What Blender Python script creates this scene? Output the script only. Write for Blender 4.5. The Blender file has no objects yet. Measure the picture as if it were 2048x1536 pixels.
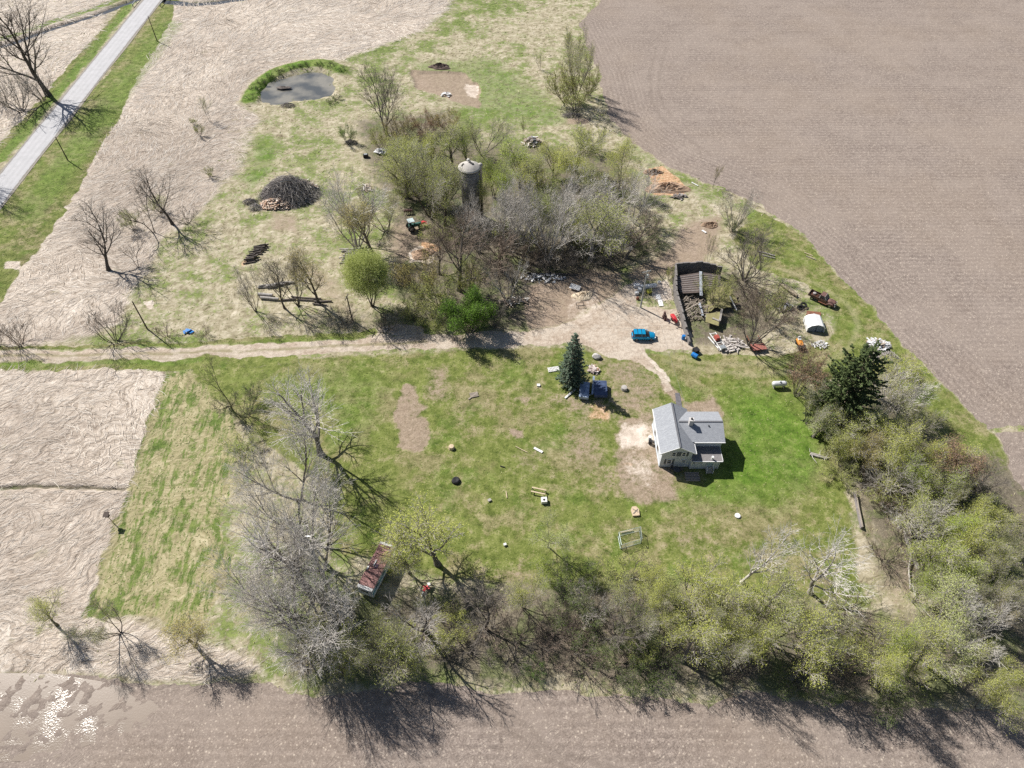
import bpy, bmesh, math, random
import numpy as np
from mathutils import Vector, Matrix
# ------------------------------------------------------------------ camera model (focal length in photo pixels, pitch, height)
F=1400.; TH=math.radians(49); H=90.
CT,ST=math.cos(TH),math.sin(TH)
def G(u,v,z=0.):
    a=(u-1024)/F; b=(768-v)/F
    dy=CT+b*ST; dz=-ST+b*CT
    t=(z-H)/dz
    return (t*a,t*dy)
def HT(u,v,vt):
    x,y=G(u,v); k=(768-vt)/F
    return y*(k*CT-ST)/(CT+k*ST)+H
def depth(y,z=0): return y*CT-(z-H)*ST
def mpp(u,v): return depth(G(u,v)[1])/F
SC=bpy.context.scene; COL=SC.collection
R=math.radians
# ------------------------------------------------------------------ materials
MATS={}
def nmat(name):
    m=bpy.data.materials.new(name); m.use_nodes=True
    nt=m.node_tree; b=nt.nodes['Principled BSDF']
    return m,nt,b
def N(nt,t,**k):
    n=nt.nodes.new(t)
    for a,v in k.items(): setattr(n,a,v)
    return n
def M(name,c1,c2=None,scale=2.,rough=.85,metal=0.,bump=0.,spec=.3,stretch=None,detail=4,lo=.35,hi=.65):
    """procedural surface: two colours mixed by noise, optional bump"""
    if name in MATS: return MATS[name]
    m,nt,b=nmat(name); L=nt.links.new
    b.inputs['Roughness'].default_value=rough; b.inputs['Metallic'].default_value=metal
    b.inputs['Specular IOR Level'].default_value=spec
    if c2 is None: c2=tuple(x*.8 for x in c1)
    tc=N(nt,'ShaderNodeTexCoord'); mp=N(nt,'ShaderNodeMapping')
    if stretch: mp.inputs['Scale'].default_value=stretch
    L(tc.outputs['Object'],mp.inputs['Vector'])
    no=N(nt,'ShaderNodeTexNoise'); no.inputs['Scale'].default_value=scale; no.inputs['Detail'].default_value=detail; no.inputs['Roughness'].default_value=.65
    L(mp.outputs[0],no.inputs['Vector'])
    cr=N(nt,'ShaderNodeValToRGB'); cr.color_ramp.elements[0].position=lo; cr.color_ramp.elements[1].position=hi
    cr.color_ramp.elements[0].color=(*c2,1); cr.color_ramp.elements[1].color=(*c1,1)
    L(no.outputs['Fac'],cr.inputs[0]); L(cr.outputs[0],b.inputs['Base Color'])
    if bump:
        bp=N(nt,'ShaderNodeBump'); bp.inputs['Strength'].default_value=bump; bp.inputs['Distance'].default_value=.06
        L(no.outputs['Fac'],bp.inputs['Height']); L(bp.outputs[0],b.inputs['Normal'])
    MATS[name]=m; return m
def leafmat(name,c1,c2,trans=.35):
    """leaf: colour varies per leaf, some light passes through"""
    if name in MATS: return MATS[name]
    m,nt,b=nmat(name); L=nt.links.new
    g=N(nt,'ShaderNodeNewGeometry'); cr=N(nt,'ShaderNodeValToRGB')
    cr.color_ramp.elements[0].color=(*c2,1); cr.color_ramp.elements[1].color=(*c1,1)
    L(g.outputs['Random Per Island'],cr.inputs[0])
    b.inputs['Roughness'].default_value=.7; b.inputs['Specular IOR Level'].default_value=.2
    L(cr.outputs[0],b.inputs['Base Color'])
    t=N(nt,'ShaderNodeBsdfTranslucent'); L(cr.outputs[0],t.inputs['Color'])
    mx=N(nt,'ShaderNodeMixShader'); mx.inputs[0].default_value=trans
    L(b.outputs[0],mx.inputs[1]); L(t.outputs[0],mx.inputs[2])
    L(mx.outputs[0],nt.nodes['Material Output'].inputs['Surface'])
    MATS[name]=m; return m
def islandmat(name,cols,rough=.85,spec=.2):
    if name in MATS: return MATS[name]
    m,nt,b=nmat(name); L=nt.links.new
    g=N(nt,'ShaderNodeNewGeometry'); cr=N(nt,'ShaderNodeValToRGB'); e=cr.color_ramp.elements
    cr.color_ramp.interpolation='LINEAR'
    n=len(cols)
    e[0].color=(*cols[0],1); e[1].color=(*cols[-1],1)
    for i in range(1,n-1):
        q=e.new(i/(n-1)); q.color=(*cols[i],1)
    L(g.outputs['Random Per Island'],cr.inputs[0]); L(cr.outputs[0],b.inputs['Base Color'])
    b.inputs['Roughness'].default_value=rough; b.inputs['Specular IOR Level'].default_value=spec
    MATS[name]=m; return m
# ------------------------------------------------------------------ mesh builder
def nrm(a):
    l=math.sqrt(a[0]*a[0]+a[1]*a[1]+a[2]*a[2]) or 1.
    return (a[0]/l,a[1]/l,a[2]/l)
def crs(a,b): return (a[1]*b[2]-a[2]*b[1],a[2]*b[0]-a[0]*b[2],a[0]*b[1]-a[1]*b[0])
class MB:
    def __init__(s): s.v=[]; s.f=[]; s.m=[]
    def add(s,vs,fs,mi=0):
        o=len(s.v); s.v.extend(vs); s.f.extend([tuple(i+o for i in f) for f in fs]); s.m.extend([mi]*len(fs)); return s
    def box(s,c,d,rz=0.,mi=0,mat=None,taper=1.):
        x,y,z=d[0]/2,d[1]/2,d[2]/2; t=taper
        vs=[(-x,-y,-z),(x,-y,-z),(x,y,-z),(-x,y,-z),(-x*t,-y*t,z),(x*t,-y*t,z),(x*t,y*t,z),(-x*t,y*t,z)]
        if mat is None:
            ca,sa=math.cos(rz),math.sin(rz)
            vs=[(c[0]+a*ca-b*sa,c[1]+a*sa+b*ca,c[2]+e) for a,b,e in vs]
        else: vs=[tuple(mat@Vector(p)+Vector(c)) for p in vs]
        return s.add(vs,[(0,3,2,1),(4,5,6,7),(0,1,5,4),(1,2,6,5),(2,3,7,6),(3,0,4,7)],mi)
    def bar(s,a,b,w,h,mi=0):
        """rectangular bar from a to b"""
        d=Vector(b)-Vector(a); L=d.length
        q=d.to_track_quat('X','Z').to_matrix()
        return s.box(tuple((Vector(a)+Vector(b))/2),(L,w,h),mat=q,mi=mi)
    def tube(s,pts,rad,n=6,mi=0,cap=True):
        o=len(s.v); k=len(pts)
        for i,p in enumerate(pts):
            a=pts[max(i-1,0)]; b=pts[min(i+1,k-1)]
            d=nrm((b[0]-a[0],b[1]-a[1],b[2]-a[2]))
            u=nrm(crs(d,(0,0,1) if abs(d[2])<.95 else (1,0,0))); w=crs(d,u); r=rad[i] if hasattr(rad,'__len__') else rad
            for j in range(n):
                t=2*math.pi*j/n; c,e=math.cos(t)*r,math.sin(t)*r
                s.v.append((p[0]+u[0]*c+w[0]*e,p[1]+u[1]*c+w[1]*e,p[2]+u[2]*c+w[2]*e))
        for i in range(k-1):
            for j in range(n):
                s.f.append((o+i*n+j,o+i*n+(j+1)%n,o+(i+1)*n+(j+1)%n,o+(i+1)*n+j)); s.m.append(mi)
        if cap and n>2:
            s.f.append(tuple(o+j for j in range(n))[::-1]); s.f.append(tuple(o+(k-1)*n+j for j in range(n))); s.m+= [mi,mi]
        return s
    def lathe(s,prof,c=(0,0,0),n=16,mi=0,axis='Z',cap=True):
        o=len(s.v)
        for r,z in prof:
            for j in range(n):
                t=2*math.pi*j/n; x,y=r*math.cos(t),r*math.sin(t)
                p=(x,y,z) if axis=='Z' else ((z,x,y) if axis=='X' else (x,z,y))
                s.v.append((c[0]+p[0],c[1]+p[1],c[2]+p[2]))
        k=len(prof)
        for i in range(k-1):
            for j in range(n):
                s.f.append((o+i*n+j,o+i*n+(j+1)%n,o+(i+1)*n+(j+1)%n,o+(i+1)*n+j)); s.m.append(mi)
        if cap:
            s.f.append(tuple(o+j for j in range(n))[::-1]); s.f.append(tuple(o+(k-1)*n+j for j in range(n))); s.m+=[mi,mi]
        return s
    def prism(s,poly,z0,z1,mi=0):
        n=len(poly); vs=[(x,y,z0) for x,y in poly]+[(x,y,z1) for x,y in poly]
        fs=[tuple(range(n))[::-1],tuple(range(n,2*n))]+[(i,(i+1)%n,n+(i+1)%n,n+i) for i in range(n)]
        return s.add(vs,fs,mi)
    def slab(s,pts,th,mi=0):
        """polygon of 3-D points thickened downwards"""
        n=len(pts); vs=list(pts)+[(x,y,z-th) for x,y,z in pts]
        fs=[tuple(range(n)),tuple(range(n,2*n))[::-1]]+[((i+1)%n,i,n+i,n+(i+1)%n) for i in range(n)]
        return s.add(vs,fs,mi)
    def extrude_y(s,prof,y0,y1,mi=0,cap=True):
        """profile in x,z swept along y"""
        n=len(prof); vs=[(x,y0,z) for x,z in prof]+[(x,y1,z) for x,z in prof]
        fs=[(i,(i+1)%n,n+(i+1)%n,n+i) for i in range(n)]
        if cap: fs+=[tuple(range(n))[::-1],tuple(range(n,2*n))]
        return s.add(vs,fs,mi)
    def build(s,name,mats,parent=None,smooth=False):
        me=bpy.data.meshes.new(name); me.from_pydata(s.v,[],s.f)
        if not isinstance(mats,(list,tuple)): mats=[mats]
        for m in mats: me.materials.append(m)
        if len(mats)>1: me.polygons.foreach_set('material_index',s.m)
        if smooth: me.polygons.foreach_set('use_smooth',[True]*len(me.polygons))
        me.update()
        bm=bmesh.new(); bm.from_mesh(me); bmesh.ops.recalc_face_normals(bm,faces=bm.faces); bm.to_mesh(me); bm.free()
        o=bpy.data.objects.new(name,me); COL.objects.link(o)
        if parent is not None: o.parent=parent
        return o
def tag(o,label=None,cat=None,group=None,kind=None):
    if label: o['label']=label
    if cat: o['category']=cat
    if group: o['group']=group
    if kind: o['kind']=kind
    return o
def thing(name,label,cat,loc=(0,0,0),rz=0.,group=None):
    o=bpy.data.objects.new(name,None); COL.objects.link(o); o.empty_display_size=.3
    o.location=loc if len(loc)==3 else (*loc,0); o.rotation_euler=(0,0,rz)
    return tag(o,label,cat,group)
def copy_tree(o,parent=None):
    c=o.copy(); COL.objects.link(c)
    if parent is not None: c.parent=parent
    for ch in list(o.children): copy_tree(ch,c)
    return c
def smoothstep(a,b,x):
    t=np.clip((x-a)/(b-a),0,1); return t*t*(3-2*t)
def vnoise(x,y,seed,n=256):
    r=np.random.RandomState(seed).rand(n,n).astype(np.float32)
    xi=np.floor(x).astype(int); yi=np.floor(y).astype(int); fx=x-xi; fy=y-yi
    fx=fx*fx*(3-2*fx); fy=fy*fy*(3-2*fy)
    a=r[xi%n,yi%n]; b=r[(xi+1)%n,yi%n]; c=r[xi%n,(yi+1)%n]; d=r[(xi+1)%n,(yi+1)%n]
    return (a*(1-fx)+b*fx)*(1-fy)+(c*(1-fx)+d*fx)*fy
def fbm(x,y,seed,o=4):
    t=0; a=.5; s=0
    for i in range(o):
        t=t+a*vnoise(x,y,seed+i); s+=a; a*=.55; x=x*2.03; y=y*2.03
    return t/s
# ------------------------------------------------------------------ TERRAIN
def axis(lo,hi,step,far):
    a=list(np.arange(lo,hi+.001,step)); d=step; p=a[0]; q=a[-1]; A=[];B=[]
    while p>far[0]:
        d*=1.7; p-=d; A.append(p)
    d=step
    while q<far[1]:
        d*=1.7; q+=d; B.append(q)
    return np.array(A[::-1]+a+B)
gx=axis(-172,172,.45,(-2500,2500))
ya=[16.]
while ya[-1]<246: ya.append(ya[-1]+.3+.25*(ya[-1]-16)/230)
gy=axis(0,1,1,(0,0)); gy=np.array(ya)
d=.6; low=[]; p=gy[0]
while p>-900: d*=1.7; p-=d; low.append(p)
d=.6; hig=[]; p=gy[-1]
while p<4000: d*=1.7; p+=d; hig.append(p)
gy=np.concatenate([np.array(low[::-1]),gy,np.array(hig)])
NX,NY=len(gx),len(gy)
X,Y=np.meshgrid(gx,gy); X=X.ravel(); Y=Y.ravel()
# warped coordinates so that no boundary is a clean line
WX=X+(fbm(X/6,Y/6,11)-.5)*3.0+(fbm(X/1.2,Y/1.2,21,2)-.5)*.9
WY=Y+(fbm(X/6,Y/6,12)-.5)*3.0+(fbm(X/1.2,Y/1.2,22,2)-.5)*.9
def sdist(P,px,py):
    n=len(P); best=np.full(px.shape,1e9); ins=np.zeros(px.shape,bool)
    for i in range(n):
        ax,ay=P[i]; bx,by=P[(i+1)%n]; ex,ey=bx-ax,by-ay; L=ex*ex+ey*ey+1e-9
        t=np.clip(((px-ax)*ex+(py-ay)*ey)/L,0,1)
        best=np.minimum(best,(px-ax-t*ex)**2+(py-ay-t*ey)**2)
        c=(ay>py)!=(by>py)
        xx=ax+(py-ay)*ex/(ey if ey else 1e-9)
        ins^=c&(px<xx)
    return np.where(ins,1,-1)*np.sqrt(best)
def area(pix,feather=1.5,warp=True,world=False):
    P=pix if world else [G(*p) for p in pix]
    px,py=(WX,WY) if warp else (X,Y)
    xs=[p[0] for p in P]; ys=[p[1] for p in P]; m=feather+3
    sel=(px>min(xs)-m)&(px<max(xs)+m)&(py>min(ys)-m)&(py<max(ys)+m)
    out=np.zeros(X.shape,np.float32)
    if sel.any(): out[sel]=smoothstep(-feather,feather,sdist(P,px[sel],py[sel]))
    return out
def line(pix,w,feather=.4,warp=True):
    P=[G(*p) for p in pix]; px,py=(X+(WX-X)*.5,Y+(WY-Y)*.5) if warp else (X,Y)
    best=np.full(X.shape,1e9)
    for (ax,ay),(bx,by) in zip(P[:-1],P[1:]):
        ex,ey=bx-ax,by-ay
        t=np.clip(((px-ax)*ex+(py-ay)*ey)/(ex*ex+ey*ey+1e-9),0,1)
        best=np.minimum(best,(px-ax-t*ex)**2+(py-ay-t*ey)**2)
    return 1-smoothstep(w-feather,w+feather,np.sqrt(best))
def spline(pts,n=8):
    out=[]
    for i in range(len(pts)-1):
        p0=pts[max(i-1,0)];p1=pts[i];p2=pts[i+1];p3=pts[min(i+2,len(pts)-1)]
        for k in range(n):
            t=k/n
            out.append(tuple(.5*(2*p1[j]+(p2[j]-p0[j])*t+(2*p0[j]-5*p1[j]+4*p2[j]-p3[j])*t*t+(3*p1[j]-p0[j]-3*p2[j]+p3[j])*t**3) for j in range(2)))
    return out+[tuple(pts[-1])]
ROADL=[(-340,760),(0,337),(160,150),(280,0),(420,-190)]; ROADR=[(-250,760),(52,345),(217,140),(322,0),(455,-190)]
rl=[G(*ROADL[1]),G(*ROADL[3])]; rr=[G(35,368),G(*ROADR[3])]
mxa=lambda *a: np.maximum.reduce(a)
straw=mxa(
 area([(335,18),(330,-40),(900,-60),(900,10),(840,62),(720,105),(690,122),(600,118),(500,160),(480,205),(520,235),(490,330),(430,400),(400,440),(330,470),(300,530),(262,600),(235,652),(60,690),(-300,690),(-300,900),(-10,510),(60,440),(150,320),(250,190),(300,100)],3.),
 area([(-400,-100),(255,-60),(190,95),(60,225),(-20,320),(-400,600)],3)*.75,
 area([(-700,744),(0,741),(325,736),(332,752),(300,850),(250,1000),(212,1100),(165,1228),(150,1345),(-700,1345)],.8),
 area([(-200,1250),(160,1225),(480,1290),(520,1352),(420,1362),(250,1352),(-200,1345)],1.5)*.85)
strip=area([(335,745),(410,745),(470,850),(500,930),(450,1040),(470,1160),(400,1250),(160,1232),(205,1110),(258,960),(300,850)],1.2)
mix=mxa(area([(480,205),(530,330),(500,470),(430,560),(270,640),(300,540),(350,460),(430,390)],5),area([(820,60),(1220,-20),(1160,60),(1100,140),(1000,80),(880,100)],5)*.6)
straw=straw*(1-.55*area([(480,235),(560,330),(500,560),(270,640),(300,540),(350,470),(430,390)],7))
lawn=mxa(area([(372,738),(700,716),(1110,694),(1180,702),(1300,722),(1560,732),(1640,800),(1690,950),(1715,1080),(1740,1220),(1560,1200),(1400,1180),(1250,1185),(1100,1180),(900,1165),(700,1110),(620,950),(480,840)],2.5),
 area([(1470,480),(1500,420),(1530,425),(1604,476),(1684,556),(1764,646),(1852,736),(1927,818),(1985,866),(2010,940),(1900,960),(1820,870),(1740,740),(1640,760),(1560,740),(1320,735),(1300,715),(1390,705),(1560,720),(1650,690),(1680,640),(1620,570),(1520,540)],1.5),
 area([(-700,742),(-700,727),(0,727),(380,717),(600,709),(600,722),(380,740),(0,740)],.5),
 area([(-700,708),(-700,694),(0,692),(350,686),(600,672),(745,660),(750,672),(500,689),(0,700)],.5),
 area([(96,470),(235,240),(345,30),(372,-90),(360,-80),(326,-5),(217,142),(125,255),(52,345),(-60,480),(-260,720),(-120,760)],.9),
 area([(-260,560),(0,325),(150,150),(275,0),(262,-8),(140,128),(0,285),(-260,500)],.8))
lush=mxa(area([(1440,780),(1560,770),(1640,850),(1650,960),(1560,1020),(1440,1010),(1370,1010),(1330,985),(1400,960),(1450,900)],5)*.75,
 area([(380,745),(600,725),(780,720),(800,790),(760,900),(660,900),(560,790)],5)*.45,
 area([(800,120),(1000,110),(1110,190),(1170,250),(1060,260),(930,240)],6)*.55,
 area([(510,270),(560,270),(560,330),(500,390),(480,360)],3)*.6,
 area([(1250,950),(1300,1010),(1260,1050),(1230,1000)],2)*.5,
 area([(1380,760),(1440,780),(1400,800),(1350,790)],1)*.4,
 area([(1230,250),(1330,330),(1430,375),(1520,420),(1700,590),(1690,600),(1500,440),(1400,400),(1250,320)],2)*.4,
 line([(0,318),(150,142),(270,0)],1.6)*.6,line([(60,420),(190,250),(340,50)],4.5,2)*.5,
 line([(-100,706),(400,693),(700,676)],.8)*.4,line([(-100,732),(400,722)],.8)*.5,
 area([(980,865),(1010,850),(1200,960),(1230,1010),(1060,1040)],4)*.25)
field=mxa(area([(1222,-20),(1260,-90),(4200,-160),(4200,850),(2048,851),(1975,856),(1925,812),(1850,730),(1762,640),(1682,550),(1602,470),(1522,412),(1440,374),(1335,334),(1262,284),(1217,232),(1200,150),(1180,100),(1156,48)],.35),
 area([(1988,866),(2600,862),(2600,980),(2200,1000),(2048,990),(2010,930)],.5))
field2=area([(-900,1345),(0,1350),(150,1352),(300,1362),(480,1366),(620,1378),(760,1372),(1000,1380),(1250,1387),(1380,1402),(1500,1392),(1650,1405),(1800,1425),(2048,1420),(3000,1430),(3000,2600),(-900,2600)],.4)
track=mxa(line(spline([(1010,268),(1060,262),(1110,264),(1150,275)]),.35),line(spline([(1000,258),(1060,250),(1120,255)]),.35)*.7,
 line(spline([(1330,722),(1420,742),(1560,748),(1640,735),(1700,690),(1712,640),(1670,590),(1580,545),(1500,525)]),.5)*.7,
 line(spline([(1330,708),(1420,727),(1560,730),(1640,718),(1685,680)]),.4)*.7,
 line([(720,325),(640,330),(560,325),(500,330)],1.2,1)*.5,line([(500,330),(530,200)],1.0,1)*.3)
ftrack=mxa(line(spline([(1310,95),(1300,180),(1330,240),(1420,310)]),.45)*.6,line(spline([(1330,95),(1318,180),(1345,235)]),.4)*.5,
 line(spline([(990,1395),(1030,1440),(1110,1500),(1220,1536),(1300,1560)]),.28),line(spline([(975,1400),(1018,1460),(1100,1520),(1160,1550)]),.28))
DRIVE=[(-700,702),(0,702),(250,699),(440,692),(512,689),(700,678),(850,671),(1000,667),(1060,663),(1110,652),(1165,635),(1195,610),(1235,575),(1262,560),(1290,556),(1272,590),(1272,612),(1300,616),(1352,622),(1385,660),(1388,698),(1340,704),(1292,706),(1300,722),(1322,752),(1345,778),(1330,782),(1300,745),(1268,722),(1215,708),(1180,692),(1120,688),(1000,697),(850,700),(512,713),(250,720),(0,724),(-700,724)]
drive=area(DRIVE,.5)
drive=mxa(drive,area([(745,672),(760,655),(800,648),(850,655),(852,672)],.8))
gravelB=area([(1150,640),(1200,600),(1250,560),(1272,600),(1292,640),(1350,640),(1360,690),(1280,690),(1200,680)],3)*.7
dcent=mxa(line([(-700,713),(0,712),(250,709),(512,701),(700,691),(850,686)],.28,.25),line([(-700,723),(0,722),(512,711.5)],.2,.2)*.5)
brown=mxa(area([(1050,575),(1100,560),(1180,540),(1250,545),(1240,570),(1190,612),(1150,642),(1060,660),(1045,620)],1.5),
 area([(805,768),(840,778),(857,870),(832,912),(792,898),(795,840)],.5,True)*.9,area([(850,735),(900,735),(910,800),(860,800)],2)*.6,
 area([(1012,852),(1042,852),(1044,872),(1018,876)],.4),area([(1030,785),(1062,790),(1060,808),(1035,805)],.7)*.6,
 area([(1380,440),(1440,430),(1440,500),(1390,540),(1300,560),(1262,562),(1250,545),(1330,500)],2)*.85,
 area([(620,520),(680,560),(720,620),(700,640),(640,600),(600,540)],2)*.5,area([(770,450),(860,440),(870,500),(800,530),(770,500)],2)*.6,
 area([(1180,700),(1290,720),(1330,790),(1310,830),(1240,830),(1190,800),(1210,760)],3)*.6,
 area([(1080,770),(1240,790),(1250,860),(1180,850),(1100,820)],4)*.55,
 area([(540,420),(600,430),(590,470),(540,460)],1)*.6,line([(1330,770),(1345,785),(1356,796)],.9,.6),area([(1232,830),(1300,818),(1345,930),(1352,1005),(1290,1005),(1232,980)],1.2)*.8,
 area([(1360,800),(1430,792),(1450,838),(1375,825)],.8)*.9,area([(820,140),(930,142),(962,170),(960,215),(890,200),(830,175)],.6),
 area([(620,760),(650,800),(640,850),(610,810)],1.5)*.4,area([(1760,1060),(1830,1080),(1880,1200),(1800,1260),(1740,1200)],5)*.45,area([(1560,1120),(1680,1120),(1720,1220),(1600,1230)],6)*.4,
 area([(1150,800),(1240,850),(1240,990),(1180,980),(1100,900)],6)*.5,area([(1000,900),(1090,890),(1110,960),(1020,960)],6)*.42,area([(880,770),(1000,790),(980,900),(900,860)],6)*.32,area([(940,1150),(1060,1100),(1100,1180),(1000,1220)],4)*.4,area([(1330,1050),(1500,1060),(1560,1130),(1400,1160),(1320,1110)],5)*.4,area([(1140,232),(1190,235),(1180,248),(1130,245)],1)*.8)
sand=mxa(area([(1240,842),(1295,840),(1303,880),(1285,896),(1240,895)],2.2)*.85,area([(1240,905),(1305,905),(1325,970),(1285,985),(1240,965)],2.5)*.5,
 area([(1295,570),(1330,560),(1345,600),(1310,605)],.7)*.8,area([(295,600),(312,600),(312,614),(295,614)],.3),area([(815,505),(850,490),(880,510),(860,530),(815,525)],.6)*.8,
 area([(1135,575),(1190,570),(1205,610),(1180,650),(1140,640)],1)*.45,line([(1290,712),(1310,730),(1335,760)],.4,.4)*.9,area([(1890,175),(1940,170),(1950,200)],1),
 area([(930,160),(960,170),(955,195),(930,190)],.6)*.7,area([(15,520),(45,525),(45,545),(12,540)],.6)*.8)
orange=mxa(area([(1290,340),(1330,335),(1375,370),(1370,398),(1310,390)],.8),area([(850,485),(870,488),(885,505),(855,512)],.4),area([(1180,805),(1215,800),(1220,845),(1175,840)],1)*.55,area([(1240,930),(1280,930),(1260,945)],.6)*.6,area([(488,512),(500,512),(498,535),(488,530)],.4)*.6)
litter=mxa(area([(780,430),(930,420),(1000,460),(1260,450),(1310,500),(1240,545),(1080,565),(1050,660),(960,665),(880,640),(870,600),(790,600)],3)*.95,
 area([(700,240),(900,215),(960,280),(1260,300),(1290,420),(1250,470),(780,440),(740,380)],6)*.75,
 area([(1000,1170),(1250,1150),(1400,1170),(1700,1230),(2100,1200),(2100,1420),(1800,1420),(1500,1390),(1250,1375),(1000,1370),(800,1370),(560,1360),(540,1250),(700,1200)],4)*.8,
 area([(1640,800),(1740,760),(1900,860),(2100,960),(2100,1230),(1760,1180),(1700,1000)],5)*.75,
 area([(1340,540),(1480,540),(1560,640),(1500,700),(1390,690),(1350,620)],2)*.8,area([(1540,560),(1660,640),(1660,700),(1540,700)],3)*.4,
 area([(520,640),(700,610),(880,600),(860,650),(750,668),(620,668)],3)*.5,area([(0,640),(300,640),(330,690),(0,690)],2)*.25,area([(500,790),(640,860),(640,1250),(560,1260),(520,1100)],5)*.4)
wet=area([(-400,1350),(0,1352),(180,1360),(230,1400),(300,1415),(280,1440),(140,1470),(60,1500),(-400,1520)],3.)
FE=[G(*q) for q in [(1156,48),(1180,100),(1200,150),(1217,232),(1262,284),(1335,334),(1440,374),(1522,412),(1602,470),(1682,550),(1762,640),(1850,730),(1925,812),(1975,856)]]
fd_=np.full(X.shape,1e9)
for (ax,ay),(bx,by) in zip(FE[:-1],FE[1:]):
    ex,ey=bx-ax,by-ay; t=np.clip(((X-ax)*ex+(Y-ay)*ey)/(ex*ex+ey*ey),0,1); fd_=np.minimum(fd_,(X-ax-t*ex)**2+(Y-ay-t*ey)**2)
fd_=np.sqrt(fd_)
rowc=np.where((field>.02)&(fd_<11),fd_+40,Y).astype(np.float32)
gv=np.array([straw,lawn,field,drive, brown,lush,sand,strip, litter,orange,mxa(track,ftrack),field2, mxa(area([(240,255),(330,235),(500,225),(525,330),(440,420),(330,480),(230,570),(120,500),(150,390)],9),area([(0,820),(120,800),(200,850),(120,930),(0,940)],6)*.7,area([(620,110),(480,120),(420,180),(480,210)],5)*.6,area([(-300,640),(200,640),(330,660),(330,690),(-300,690)],4)*.6),wet,gravelB,dcent],dtype=np.float32)
# heights: shallow roughness, pond basin, mound round the pond
POND=[(520,182),(535,165),(560,158),(585,150),(610,143),(640,141),(658,152),(664,172),(655,190),(630,196),(590,198),(560,205),(528,203)]
PUD=[(-300,1352),(40,1353),(130,1362),(160,1385),(130,1400),(150,1418),(215,1405),(300,1408),(290,1432),(200,1440),(150,1470),(80,1480),(30,1498),(-300,1515)]
smooth=np.maximum(drive,area([*ROADL,*ROADR[::-1]],1.,False))
Z=-.10*fbm(X/2.5,Y/2.5,31)*(1-smooth*.9)-.05*straw*fbm(X/.8,Y/.8,33)
pd=area(POND,1.6); Z-=.9*pd
bank=line(spline([(500,200),(512,178),(545,150),(590,133),(640,128),(680,140)]),2.2,2.0); Z+=bank*(1-pd)*(.3+.9*fbm(X/1.5,Y/1.5,35))
Z+=np.where(wet>.01,wet*(fbm(X/.9,Y/.9,41)-.62)*.45,0)
ditch=line([(-60,108),(30,82),(100,56),(180,32),(262,2),(330,-30)],1.3,1.0); Z-=.9*ditch
ditch2=line([(326,0),(380,6),(430,4),(520,-10)],1.6,1.0); Z-=.9*ditch2
ditch3=line([(-100,973),(120,974),(250,974)],.35,.35); Z-=ditch3*(.05+.55*fbm(X/3,Y/3,61,2))
bankd=line([(-60,92),(30,70),(100,44),(180,20),(262,-10)],1.6,1.2)
gv[5]=np.maximum(gv[5],np.maximum(bankd*.6,bank*.95)); gv[1]=np.maximum(gv[1],np.maximum(bankd*.8,bank))
gv[0]*=(1-bankd)*(1-bank); gv[8]=np.maximum(gv[8],line([(-100,973),(120,974),(250,974)],.3,.3)*.9); gv[0]*=1-.8*line([(-100,973),(120,974),(250,974)],.3,.3)
gv[5]=np.maximum(gv[5],ditch2*.8); gv[1]=np.maximum(gv[1],ditch2*.8)
# excavated patch sunk a little
dry=area([(822,142),(930,143),(960,172),(958,195),(900,190),(832,178)],.5); Z-=.45*dry
idx=np.arange(NX*NY).reshape(NY,NX)
quads=np.stack([idx[:-1,:-1],idx[:-1,1:],idx[1:,1:],idx[1:,:-1]],-1).reshape(-1,4)
fm=lambda a: a[quads].mean(1)
ff,ff2,fd,fw=fm(gv[2]),fm(gv[11]),fm(gv[3]),fm(wet)
fl=fm(gv[1])
part=np.zeros(len(quads),int); part[fl>.5]=5; part[fd>.5]=3; part[ff>.5]=1; part[ff2>.5]=2
XW=X;YW=Y
def terrain_obj(name,sel,mat,label):
    q=quads[sel]; u,inv=np.unique(q,return_inverse=True); q=inv.reshape(-1,4)
    me=bpy.data.meshes.new(name); co=np.stack([X[u],Y[u],Z[u]],-1).astype(np.float32)
    me.vertices.add(len(u)); me.vertices.foreach_set('co',co.ravel())
    me.loops.add(len(q)*4); me.loops.foreach_set('vertex_index',q.ravel().astype(np.int32))
    me.polygons.add(len(q)); me.polygons.foreach_set('loop_start',np.arange(0,len(q)*4,4,dtype=np.int32))
    me.update(calc_edges=True)
    me.polygons.foreach_set('use_smooth',np.ones(len(q),bool))
    for k in range(4):
        a=me.attributes.new('g%d'%k,'FLOAT_COLOR','POINT'); a.data.foreach_set('color',gv[4*k:4*k+4][:,u].T.ravel().astype(np.float32))
    a=me.attributes.new('rowc','FLOAT','POINT'); a.data.foreach_set('value',rowc[u])
    me.materials.append(mat); o=bpy.data.objects.new(name,me); COL.objects.link(o)
    tag(o,label,None,None,'structure'); return o
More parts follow.
